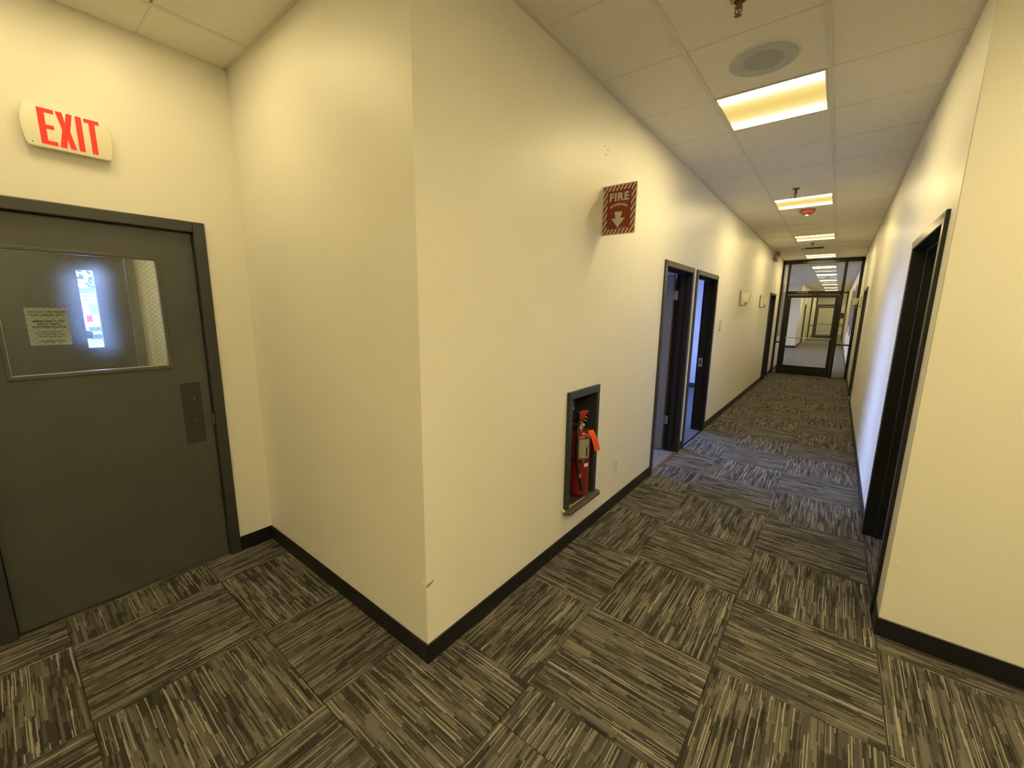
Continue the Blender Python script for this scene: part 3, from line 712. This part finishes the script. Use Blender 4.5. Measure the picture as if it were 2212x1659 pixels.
# projecting fire extinguisher sign
EXITRED.node_tree.nodes['Principled BSDF'].inputs['Base Color'].default_value = (.55, .02, .012, 1)
fs = tag(empty('fire_sign', (XL, 2.6, 2.26)), 'red and cream FIRE EXTINGUISHER sign with down arrow projecting from left wall', 'sign')
SY = 2.6; SX0, SX1, SZ0, SZ1 = XL+.003, XL+.231, 2.108, 2.414
def rrect(x0, x1, z0, z1, r, n=4):
    P = []
    for cx, cz, a0 in ((x1-r, z0+r, -PI/2), (x1-r, z1-r, 0), (x0+r, z1-r, PI/2), (x0+r, z0+r, PI)):
        for k in range(n+1): a_ = a0+PI/2*k/n; P.append((cx+r*math.cos(a_), cz+r*math.sin(a_)))
    return P
MB().prism(rrect(SX0, SX1, SZ0, SZ1, .010), 'y', SY, SY+.0025).build('sign_plate', SIGNCREAM, fs)
MB().box(XL, XL+.002, SY, SY+.028, SZ0, SZ1).build('mounting_flange', SIGNCREAM, fs)
fy0, fy1 = SY-.0006, SY+.0002
# red centre field
cx0, cx1, cz0, cz1 = SX0+.034, SX1-.034, SZ0+.036, SZ1-.036
MB().box(cx0, cx1, fy0, fy1, cz0, cz1).build('red_field', SIGNRED, fs)
def clip_poly(P, x0, x1, z0, z1):
    for ax, val, sg in ((0, x0, 1), (0, x1, -1), (1, z0, 1), (1, z1, -1)):
        Q = []
        for i in range(len(P)):
            a_, b_ = P[i], P[(i+1) % len(P)]; da, db = sg*(a_[ax]-val), sg*(b_[ax]-val)
            if da >= 0: Q.append(a_)
            if da*db < 0:
                t = da/(da-db); Q.append((a_[0]+(b_[0]-a_[0])*t, a_[1]+(b_[1]-a_[1])*t))
        P = Q
        if len(P) < 3: return None
    return P
e_ = .006
for (bx0, bx1, bz0, bz1) in ((SX0+e_, SX1-e_, cz1, SZ1-e_), (SX0+e_, SX1-e_, SZ0+e_, cz0), (SX0+e_, cx0, cz0, cz1), (cx1, SX1-e_, cz0, cz1)):
    for k in range(-12, 40):
        x = SX0 - .2 + k*.0262; sl = .62          # stripes leaning right
        P = [(x, SZ0), (x+.0135, SZ0), (x+.0135+sl*(SZ1-SZ0), SZ1), (x+sl*(SZ1-SZ0), SZ1)]
        P = clip_poly(P, bx0, bx1, bz0, bz1)
        if P: MB().prism(P, 'y', fy0, fy1).build('red_stripe', SIGNRED, fs)
scx = (SX0+SX1)/2-.002; fy = SY-.0012
text_mesh('lettering', 'FIRE', .066, (scx, fy, 2.335), (1, 0, 0), (0, 0, 1), SIGNCREAM, fs, bold=.0022, extrude=.0004, spacing=1.12, sx=1.0)
word = 'EXTINGUISHER'; R_ = .105; cz = 2.292-R_
wid = [.55 if c == 'I' else 1.0 for c in word]; tot = sum(wid)
for k, ch in enumerate(word):
    a_ = (sum(wid[:k])+wid[k]/2-tot/2)*.104
    px_, pz = scx+R_*math.sin(a_), cz+R_*math.cos(a_)
    text_mesh('lettering', ch, .0165, (px_, fy, pz), (math.cos(a_), 0, -math.sin(a_)), (math.sin(a_), 0, math.cos(a_)), SIGNCREAM, fs, bold=.0008, extrude=.0004)
MB().prism([(scx-.026, 2.248), (scx+.026, 2.248), (scx+.017, 2.208), (scx+.046, 2.208), (scx, 2.152), (scx-.046, 2.208), (scx-.017, 2.208)], 'y', SY-.0016, SY-.0004).build('arrow', SIGNCREAM, fs)
for k in range(9): MB().box(scx-.01+k*.008, scx-.0045+k*.008, SY-.0014, SY-.0006, 2.1475, 2.1495).build('small_print', SIGNCREAM, fs)
for (x, z) in ((SX1-.009, SZ1-.010), (SX1-.009, SZ0+.010), (SX0+.006, SZ1-.010), (SX0+.006, SZ0+.010)):
    MB().lathe([(.0035, 0), (.003, -.0015), (.001, -.002)], (x, SY, z), 'y', 10).build('rivet', CHROME, fs)

# extinguisher niche
ni = tag(empty('niche_frame', (XL, 2.45, .29)), 'charcoal framed wall niche with broken sill around the fire extinguisher', 'niche')
NY0, NY1, NZ0, NZ1 = 2.285, 2.634, .292, 1.055
m = MB(); xb = XL-.150
m.box(xb, xb+.006, NY0, NY1, NZ0, NZ1); m.box(xb, XL, NY0, NY0+.006, NZ0, NZ1); m.box(xb, XL, NY1-.006, NY1, NZ0, NZ1); m.box(xb, XL, NY0, NY1, NZ1-.006, NZ1); m.box(xb, XL, NY0, NY1, NZ0, NZ0+.006)
m.build('niche_box', NICHE, wall_left)
XT = XL+.020
for b_ in ((XL-.002, XT, 2.238, 2.288, .290, 1.0525), (XL-.002, XT, 2.630, 2.670, .290, 1.0525)):
    MB().box(*b_).build('side_casing', NICHE, ni, bevel=.004, seg=2)
MB().box(XL-.002, XT+.001, 2.2375, 2.6705, 1.052, 1.103).build('top_casing', NICHE, ni, bevel=.004, seg=2)
sp_ = [(XL-.02, 2.288), (XL-.001, 2.288), (XL-.001, 2.226), (XL+.030, 2.222), (XL+.052, 2.240), (XL+.058, 2.262), (XL+.058, 2.672), (XL+.050, 2.690), (XL+.034, 2.700), (XL-.001, 2.700), (XL-.001, 2.63), (XL-.02, 2.63)]
MB().prism(sp_, 'z', .268, .291).build('sill_board', plain('sill_grey_paint', (.075, .072, .062), .45, noise=.15, nscale=25), ni, bevel=.004, seg=2)
# the split along the sill showing raw wood
cr_ = [(XL+.010, 2.232), (XL+.004, 2.262), (XL+.010, 2.300), (XL+.004, 2.345), (XL+.012, 2.375), (XL+.009, 2.42), (XL+.014, 2.47), (XL+.013, 2.515)]
wd_ = [.018, .016, .010, .013, .007, .006, .004, .001]
v = [(x-w_/2, y, .2925+.002*(k % 2)) for k, ((x, y), w_) in enumerate(zip(cr_, wd_))] + [(x+w_/2, y, .2925) for (x, y), w_ in zip(cr_, wd_)]
v += [(p[0], p[1], .288) for p in v]
n = len(cr_); f = [(i, i+1, n+i+1, n+i) for i in range(n-1)] + [(2*n+i, 3*n+i, 3*n+i+1, 2*n+i+1) for i in range(n-1)] + [(i, 2*n+i, 2*n+i+1, i+1) for i in range(n-1)] + [(n+i, n+i+1, 3*n+i+1, 3*n+i) for i in range(n-1)] + [(0, n, 3*n, 2*n)]
MB().raw(v, f).build('split_wood', WOOD, ni)
MB().raw([(XL+.001, 2.216, .300), (XL+.016, 2.220, .2935), (XL+.022, 2.246, .2925), (XL+.003, 2.240, .306), (XL+.001, 2.216, .285), (XL+.016, 2.220, .280), (XL+.022, 2.246, .286), (XL+.003, 2.240, .288)],
         [(0,1,2,3),(4,7,6,5),(0,4,5,1),(1,5,6,2),(2,6,7,3),(3,7,4,0)]).build('splinter', plain('pale_splinter', (.55, .48, .34), .8), ni)
stk = MB().box(xb+.006, xb+.0068, 2.545, 2.592, .905, .955).build('instruction_sticker', PAPER, ni)
MB().box(xb+.0068, xb+.0073, 2.550, 2.587, .925, .948).build('sticker_print', SIGNRED, stk)

# fire extinguisher
EXx, EXy = -1.366, 2.549
ex = tag(empty('fire_extinguisher', (EXx, EXy, .298)), 'red fire extinguisher with orange inspection tag standing in wall niche', 'fire extinguisher')
MB().lathe([(.060, .298), (.072, .304), (.0755, .325), (.0755, .715), (.073, .735), (.064, .752), (.045, .766), (.026, .772), (.022, .785)], (EXx, EXy, 0), 'z', 40).build('cylinder', RED, ex, smooth=True)
def wrap(name, mat, a0, a1, z0, z1, r=.0760, n=14):
    m_ = MB(); v_ = []; 
    for k in range(n+1):
        a_ = math.radians(a0+(a1-a0)*k/n)
        for rr in (r, r+.0006):
            for z in (z0, z1): v_.append((EXx+rr*math.cos(a_), EXy+rr*math.sin(a_), z))
    f_ = []
    for k in range(n):
        i = k*4; j = i+4
        f_ += [(i, i+1, j+1, j), (i+2, j+2, j+3, i+3), (i, j, j+2, i+2), (i+1, i+3, j+3, j+1)]
    f_ += [(0, 2, 3, 1), (n*4, n*4+1, n*4+3, n*4+2)]
    return m_.raw(v_, f_).build(name, mat, ex, smooth=True)
wrap('instruction_label', GREYLAB, -66, -6, .585, .725)
for z in (.700, .672, .655, .630, .612, .598): wrap('label_line', SIGNCREAM, -60, -32, z, z+.0022, .0767, 6)
wrap('label_panel', BLK, -24, -14, .60, .665, .0767, 4); wrap('label_picture', SIGNCREAM, -12, -6, .60, .66, .0767, 3)
wrap('white_sticker', PAPER, -32, -4, .520, .545); wrap('white_sticker', PAPER, -10, 4, .385, .42)
wrap('retaining_strap', BLK, -140, 60, .555, .571, .0762, 30)
MB().box(EXx+.052, EXx+.072, EXy-.066, EXy-.050, .552, .574).build('strap_clasp', STEEL, ex, bevel=.002)
MB().lathe([(.020, .780), (.020, .792), (.015, .798), (.015, .826), (.018, .832), (.018, .845)], (EXx, EXy, 0), 'z', 20).build('valve_body', STEEL, ex, smooth=True)
MB().lathe([(.024, .764), (.026, .768), (.024, .772)], (EXx, EXy, 0), 'z', 24).build('neck_ring', BLK, ex)
# handles: carrying handle and squeeze lever reach toward the corridor side
MB().prism([(-.020, .836), (.016, .836), (.020, .856), (-.004, .864), (-.030, .892), (-.036, .888), (-.030, .862)], 'y', -.012, .012).build('carrying_handle', REDP, ex, bevel=.002)
hnd = ex.children[-1]; hnd.location = (0, 0, -.298); 
lv = MB().prism([(-.012, .858), (.016, .850), (.026, .866), (.036, .892), (.054, .914), (.050, .920), (.012, .922), (-.014, .908), (-.006, .880)], 'y', -.011, .011).build('squeeze_lever', REDP, ex, bevel=.002)
for o_ in (hnd, lv):
    # built around the valve axis: meshes were shifted by the parent location, bring them back
    o_.data.transform(Matrix.Translation(Vector((EXx, EXy, .298)))); o_.location = (0, 0, -.298)
    o_.rotation_euler = (0, 0, math.radians(28))
MB().lathe([(.004, -.022), (.004, .020)], (EXx, EXy, .862), 'x', 8).build('safety_pin', CHROME, ex)
ring = []
for k in range(21): a_ = 2*PI*k/20; ring.append((EXx+.030+.013*math.cos(a_)*.75, EXy+.018+.013*math.cos(a_)*.66, .858+.0135*math.sin(a_)))
MB().tube(ring, .0016, 6).build('pull_ring', CHROME, ex, smooth=True)
MB().lathe([(.013, 0), (.013, .008), (.011, .010)], (EXx+.014, EXy+.008, .812), 'x', 16).build('pressure_gauge', SIGNCREAM, ex)
hs = [(EXx-.004, EXy-.018, .812), (EXx+.004, EXy-.040, .806), (EXx+.016, EXy-.068, .775), (EXx+.022, EXy-.083, .72), (EXx+.022, EXy-.086, .64), (EXx+.026, EXy-.083, .56), (EXx+.036, EXy-.077, .50), (EXx+.046, EXy-.073, .46)]
MB().tube(hs, .0085, 10).build('hose', BLK, ex, smooth=True)
MB().tube([(EXx+.044, EXy-.074, .475), (EXx+.050, EXy-.071, .445)], .0115, 12).build('hose_ferrule', STEEL, ex, smooth=True)
MB().tube([(EXx+.050, EXy-.071, .445), (EXx+.066, EXy-.064, .350)], [.0085, .013], 12).build('nozzle', BLK, ex, smooth=True)
# orange tag, slightly curled, hanging off the valve
m = MB(); A = Vector((EXx+.066, EXy-.052, .782)); pr = []
cards = []
for k in range(7):
    t = k/6; off = .012*math.sin(t*PI*.9)
    c0 = Vector((EXx+.070+.030*t+off, EXy-.020+.054*t, .786-.160*t)); cards.append(c0)
wv = Vector((.50, .80, 0)).normalized()*.044 + Vector((0, 0, .004)); nv = Vector((.8, -.5, 0)).normalized()*.0005
v = []
for c0 in cards: v += [c0-nv, c0+wv-nv, c0+nv, c0+wv+nv]
f = []
for k in range(6):
    i = 4*k; j = i+4; f += [(i, j, j+1, i+1), (i+2, i+3, j+3, j+2), (i, i+2, j+2, j), (i+1, j+1, j+3, i+3)]
f += [(0, 1, 3, 2), (24, 26, 27, 25)]
tg = m.raw(v, f).build('inspection_tag', ORANGE, ex)
pm = MB()
for k in range(15):
    t = .2+.72*k/15; i = int(t*6); u_ = t*6-i; c0 = cards[i].lerp(cards[i+1], u_)
    a_, b_ = c0+wv*.16+nv*2, c0+wv*(.84 if k % 3 else .6)+nv*2; z_ = Vector((0, 0, .0007))
    pm.raw([a_-z_, b_-z_, b_+z_, a_+z_], [(0, 1, 2, 3)])
pm.build('tag_print', plain('tag_ink', (.45, .06, .02), .7), tg)
MB().tube([(EXx+.012, EXy-.006, .815), (EXx+.045, EXy-.035, .80), cards[0]+wv*.5-Vector((0, 0, .008))], .0009, 5).build('tag_tie', CHROME, ex)

# wall hook bracket for an extinguisher, in the niche
hk = tag(empty('wall_hook', (xb+.006, 2.50, .86)), 'red metal hanging hook screwed inside the extinguisher niche', 'hook')
MB().box(xb+.006, xb+.009, 2.520, 2.546, .815, .905).build('hook_plate', REDP, hk, bevel=.001)
MB().box(xb+.006, XL-.075, 2.524, 2.542, .812, .817).build('hook_arm', REDP, hk, bevel=.001)
MB().lathe([(.007, 0), (.006, .004), (.002, .005)], (xb+.009, 2.533, .893), 'x', 10).build('screw', SIGNCREAM, hk)

# outlets, thermostat plate
def outlet(x, y, z, s, label):
    o = tag(empty('wall_outlet', (x, y, z)), label, 'outlet', None)
    MB().box(x, x+s*.006, y-.036, y+.036, z-.058, z+.058).build('cover_plate', IVORY, o, bevel=.003)
    for dz in (-.021, .021):
        r = MB().prism(rrect(y-.017, y+.017, z+dz-.014, z+dz+.014, .010), 'x', x+s*.005, x+s*.0075).build('receptacle', IVORY, o)
        MB().box(x+s*.0072, x+s*.0082, y-.008, y-.0055, z+dz-.004, z+dz+.006).box(x+s*.0072, x+s*.0082, y+.0055, y+.008, z+dz-.004, z+dz+.006).box(x+s*.0072, x+s*.0082, y-.002, y+.002, z+dz-.010, z+dz-.006).build('slots', BLK, r)
    MB().lathe([(.003, 0), (.002, s*.0012)], (x+s*.006, y, z), 'x', 8).build('screw', IVORY, o)
outlet(XL, 3.060, .360, 1, 'ivory wall outlet low on left wall beside the fire extinguisher niche')
outlet(XR, 5.80, .36, -1, 'ivory wall outlet low on right wall in the bluish daylight')
th = tag(empty('thermostat', (XL, 6.43, 1.45)), 'small white thermostat box on left wall past the second doorway', 'thermostat')
MB().box(XL, XL+.010, 6.375, 6.485, 1.385, 1.515).build('base_plate', IVORY, th, bevel=.002)
MB().box(XL+.010, XL+.030, 6.385, 6.480, 1.392, 1.508).build('cover', plain('white_plastic', (.80, .79, .74), .4), th, bevel=.004)
MB().box(XL+.004, XL+.012, 6.370, 6.384, 1.368, 1.385).build('lever', BLK, th)

# sconces
def sconce_proto():
    o = empty('wall_sconce', (0, 0, 0))
    MB().box(0, .012, -.030, .030, -.125, .120).build('back_plate', SCON, o, local=True, bevel=.002)
    MB().lathe([(.030, 0), (.030, .012)], (.006, 0, .112), 'z', 12)
    MB().box(.012, .105, -.010, .010, -.125, -.108).box(.088, .105, -.010, .010, -.108, -.082).build('arm', SCON, o, local=True, bevel=.002)
    MB().lathe([(.010, -.084), (.028, -.074), (.030, -.066)], (.096, 0, 0), 'z', 18).build('cup', SCON, o, local=True)
    # squared glass shade flaring upward, open at the top
    n_ = 4; v_ = []
    for (h, hw) in ((-.068, .034), (.075, .060)):
        for sx, sy in ((-1,-1),(1,-1),(1,1),(-1,1)): v_.append((.096+sx*hw*.92, sy*hw, h))
    for (h, hw) in ((-.060, .030), (.075, .056)):
        for sx, sy in ((-1,-1),(1,-1),(1,1),(-1,1)): v_.append((.096+sx*hw*.92, sy*hw, h))
    f_ = [(0,3,2,1)] + [(i, (i+1) % 4, 4+(i+1) % 4, 4+i) for i in range(4)] + [(8,9,10,11)] + [(8+i, 12+i, 12+(i+1) % 4, 8+(i+1) % 4) for i in range(4)] + [(4+i, 4+(i+1) % 4, 12+(i+1) % 4, 12+i) for i in range(4)]
    MB().raw(v_, f_).build('shade', SHADE, o, local=True, bevel=.002)
    MB().lathe([(.010, -.060), (.012, -.02), (.018, .01), (.012, .035)], (.096, 0, 0), 'z', 12).build('bulb', PAPER, o, local=True)
    return o
sc = sconce_proto(); sc.location = (XL, 7.66, 1.855)
tag(sc, 'nearer of two left-wall sconces, brown bracket with cream glass shade', 'wall lamp', 'sconces with cream glass shades')
s2 = copy_tree(sc); s2.location = (XL, 9.83, 1.852); s2['label'] = 'farther left-wall sconce next to the far dark door'
s3 = copy_tree(sc); s3.location = (XR, 11.75, 1.885); s3.rotation_euler = (0, 0, PI); s3['label'] = 'right-wall sconce with cream glass shade by the glass partition'

# emergency light box high on the left wall
em = tag(empty('emergency_light', (XL, 11.3, 2.86)), 'tan emergency light box high on left wall near the ceiling', 'emergency light')
MB().box(XL, XL+.075, 11.05, 11.40, 2.78, 2.90).build('housing', plain('tan_box', (.32, .25, .12), .5), em, bevel=.006)
for y in (11.12, 11.33): 
    MB().lathe([(.02, 0), (.045, .03), (.05, .045), (.045, .05)], (XL+.05, y, 2.925), 'x', 16).build('lamp_head', plain('tan_lamp', (.42, .36, .22), .5), em, smooth=True)

# ------------------------------------------------------------------ things on the ceiling
def light_proto():
    o = empty('ceiling_light', (0, 0, 0)); h = G/2-.013
    m_ = MB(); a_ = h-.012
    m_.box(-h, h, -h, -a_, -.003, .02); m_.box(-h, h, a_, h, -.003, .02); m_.box(-h, -a_, -a_, a_, -.003, .02); m_.box(a_, h, -a_, a_, -.003, .02)
    m_.build('frame', TEE, o, local=True, bevel=.001, seg=1)
    d_ = MB(); ns = 16
    v_ = []; 
    for k in range(ns+1):
        y = -a_+2*a_*k/ns; v_ += [(-a_, y, .002), (a_, y, .002)]
    d_.raw(v_, [(2*k, 2*k+1, 2*k+3, 2*k+2) for k in range(ns)])
    f_ = d_.build('diffuser', DIFF, o, local=True)
    MB().box(-h, h, -h, h, .016, .024).build('housing', TEE, o, local=True)
    return o
lp = light_proto(); first = True
def put_light(i, j, label, group='square lamps along the corridor ceiling'):
    global first
    o = lp if first else copy_tree(lp); first = False
    o.location = (GX+(i+.5)*G, GY+(j+.5)*G, ZC); tag(o, label, 'ceiling light', group); return o
ord_ = ['nearest square fluorescent ceiling light beside the round speaker', 'second square ceiling light, between sprinkler and red alarm',
        'third square ceiling light down the corridor', 'fourth square ceiling light, just before the glass partition']
for k in range(4): put_light(0, 4+5*k, ord_[k])
al_ = put_light(-3, -1, 'square ceiling light at top left above the exit door alcove', 'square lamps over the near hall')
for c_ in al_.children:
    if c_.name.startswith('diffuser'):
        c_.data = c_.data.copy(); c_.data.materials.clear(); c_.data.materials.append(DIFF_DIM)      # dimmed to hold down the alcove wall brightness
for q, lab in (((2, -1), 'unseen added ceiling light to the right of the camera'), ((3, 1), 'unseen added ceiling light by the wall right of the near right doorway'), ((0, -4), 'unseen added ceiling light straight behind the camera'),
               ((3, -4), 'unseen added ceiling light in the back right of the near hall'), ((-3, -4), 'unseen added ceiling light in the back left of the near hall')): 
    n_ = put_light(*q, lab, 'square lamps over the near hall')  # lamps out of view, added only to light the near hall
    for c_ in n_.children:
        if c_.name.startswith('diffuser'): c_.data = c_.data.copy(); c_.data.materials.clear(); c_.data.materials.append(DIFF_BRIGHT if q[0] > 0 else DIFF_DIM)
far_lab = ['first ceiling light beyond the glass partition', 'second ceiling light beyond the glass partition', 'third ceiling light beyond the glass partition', 'fourth ceiling light beyond the glass partition', 'fifth ceiling light beyond the glass partition']
for k in range(9):
    lab = far_lab[k] if k < 5 else ['ceiling light before the second glass door', 'ceiling light over the second glass door', 'ceiling light behind the second glass door', 'farthest ceiling light at the corridor end'][k-5]
    put_light(0, 24+5*k, lab, 'square lamps beyond the glass partition')

# round speaker / diffuser
cx_, cy_ = -.487, 2.795
spk = tag(empty('ceiling_speaker', (cx_, cy_, ZC)), 'round grey ceiling speaker with white rim before the nearest light', 'speaker')
MB().lathe([(.162, -.006), (.170, -.005), (.174, .0), (.165, .001), (.162, .001), (.162, -.006)], (cx_, cy_, ZC), 'z', 48, caps=False).build('rim', TEE, spk, smooth=True)
MB().lathe([(.001, -.009), (.100, -.008), (.162, -.0050), (.162, .0)], (cx_, cy_, ZC), 'z', 48).build('grille', SPK, spk, smooth=True)
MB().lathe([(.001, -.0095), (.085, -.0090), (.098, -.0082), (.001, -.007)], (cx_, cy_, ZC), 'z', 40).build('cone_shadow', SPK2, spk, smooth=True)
# sprinklers
def sprinkler(x, y, drop, label):
    o = tag(empty('sprinkler', (x, y, ZC)), label, 'sprinkler', 'brass sprinkler heads')
    br = plain('aged_brass', (.22, .17, .09), .4, metal=.7)
    MB().lathe([(.038, 0), (.034, -.008), (.020, -.014), (.020, -.004)], (x, y, ZC), 'z', 20).build('escutcheon', br, o, smooth=True)
    MB().lathe([(.013, 0), (.013, -drop*.45), (.017, -drop*.5), (.011, -drop*.55)], (x, y, ZC), 'z', 14).build('body', br, o)
    MB().tube([(x-.010, y, ZC-drop*.52), (x-.014, y, ZC-drop*.72), (x, y, ZC-drop*.93)], .0028, 6).tube([(x+.010, y, ZC-drop*.52), (x+.014, y, ZC-drop*.72), (x, y, ZC-drop*.93)], .0028, 6).build('yoke', br, o)
    MB().lathe([(.0028, -drop*.55), (.0028, -drop*.9)], (x, y, ZC), 'z', 8).build('bulb', REDP, o)
    P = []
    for k in range(24): r_ = .016 if k % 2 else .012; a_ = 2*PI*k/24; P.append((x+r_*math.cos(a_), y+r_*math.sin(a_)))
    MB().prism(P, 'z', ZC-drop*.96, ZC-drop*.94).build('deflector', br, o)
sprinkler(-.507, 2.225, .072, 'sprinkler head hanging at the top edge before the round speaker')
sprinkler(-.535, 5.72, .105, 'sprinkler head in front of the second ceiling light')
sprinkler(-.568, 10.17, .06, 'small sprinkler head behind the third ceiling light')
al = tag(empty('fire_alarm', (-.49, 6.95, ZC)), 'red ceiling fire alarm dome with white strobe behind second light', 'alarm')
MB().lathe([(.088, 0), (.088, -.012), (.078, -.034), (.050, -.055), (.028, -.062)], (-.49, 6.95, ZC), 'z', 28).build('dome', ALARM, al, smooth=True)
MB().lathe([(.022, -.060), (.020, -.075), (.010, -.082)], (-.49, 6.95, ZC), 'z', 16).build('strobe_lens', plain('strobe_clear', (.85, .85, .78), .2), al, smooth=True)
vt = tag(empty('ceiling_vent', (-.57, 10.93, ZC)), 'slim grey slot vent between third and fourth ceiling lights', 'vent')
MB().box(-.73, -.41, 10.80, 11.05, ZC-.006, ZC+.004).build('vent_frame', VENT, vt, bevel=.002)
for k in range(5): MB().box(-.71, -.43, 10.825+k*.045, 10.85+k*.045, ZC-.010, ZC-.005).build('slat', plain('vent_dark', (.14, .13, .10), .6), vt)
tag(MB().lathe([(.045, 0), (.045, -.02), (.035, -.035), (.01, -.04)], (-.76, 10.98, ZC), 'z', 18).build('smoke_detector', IVORY, smooth=True), 'small white smoke detector beside the slot vent', 'detector')

# ------------------------------------------------------------------ beyond the glass: art, grille
def art_mat():
    m_, nt, b = new_mat('abstract_painting'); tc = nt.nodes.new('ShaderNodeTexCoord'); nz = nt.nodes.new('ShaderNodeTexNoise')
    mp = nt.nodes.new('ShaderNodeMapping'); mp.inputs['Scale'].default_value = (1, 3.0, 1.2); nt.links.new(tc.outputs['Object'], mp.inputs[0])
    nz.inputs['Scale'].default_value = 1.6; nz.inputs['Detail'].default_value = 6; nz.inputs['Distortion'].default_value = 1.2
    nt.links.new(mp.outputs[0], nz.inputs['Vector']); r = nt.nodes.new('ShaderNodeValToRGB'); nt.links.new(nz.outputs['Fac'], r.inputs[0])
    r.color_ramp.elements[0].position = .38; r.color_ramp.elements[0].color = (.12, .11, .13, 1); r.color_ramp.elements[1].position = .62; r.color_ramp.elements[1].color = (.62, .60, .56, 1)
    nt.links.new(r.outputs[0], b.inputs['Base Color']); return m_
pt = tag(empty('painting', (XL, 14.15, 1.0)), 'large grey abstract painting on the left wall beyond the glass', 'painting')
MB().box(XL, XL+.03, 13.42, 14.9, 1.02, 2.19).build('canvas', art_mat(), pt)
m = MB(); 
for (a_, b_, c, d) in ((13.40, 14.92, 1.0, 1.02), (13.40, 14.92, 2.19, 2.21), (13.40, 13.42, 1.02, 2.19), (14.90, 14.92, 1.02, 2.19)): m.box(XL, XL+.036, a_, b_, c, d)
m.build('frame', BRONZE, pt)
gr = tag(empty('air_grille', (XL, 13.75, 2.33)), 'small grey air grille above the abstract painting', 'vent')
MB().box(XL, XL+.012, 13.45, 13.97, 2.24, 2.42).build('grille_frame', VENT, gr)
for k in range(6): MB().box(XL+.012, XL+.018, 13.47, 13.95, 2.255+k*.027, 2.268+k*.027).build('slat', plain('grille_slat', (.2, .19, .15), .5), gr)
wa = tag(empty('wall_art', (XR, 19, 1.0)), 'tall grey reed-like wall art on the right wall beyond the glass', 'wall art')
rs = random.Random(5)
for k in range(22):
    y = 16.2+k*.3; z0 = 1.15-.28*math.sin(k*.5)*rs.uniform(.3, 1); z1 = 2.25+.3*rs.uniform(-1, .6)
    MB().prism([(y, z0), (y+.13, z0+.15), (y+.10, z1), (y+.02, z1+.12), (y-.03, z1-.2)], 'x', XR-.02, XR-.002).build('reed', plain('reed_grey', (.22, .20, .19), .6), wa)
print('objects', len(bpy.data.objects))
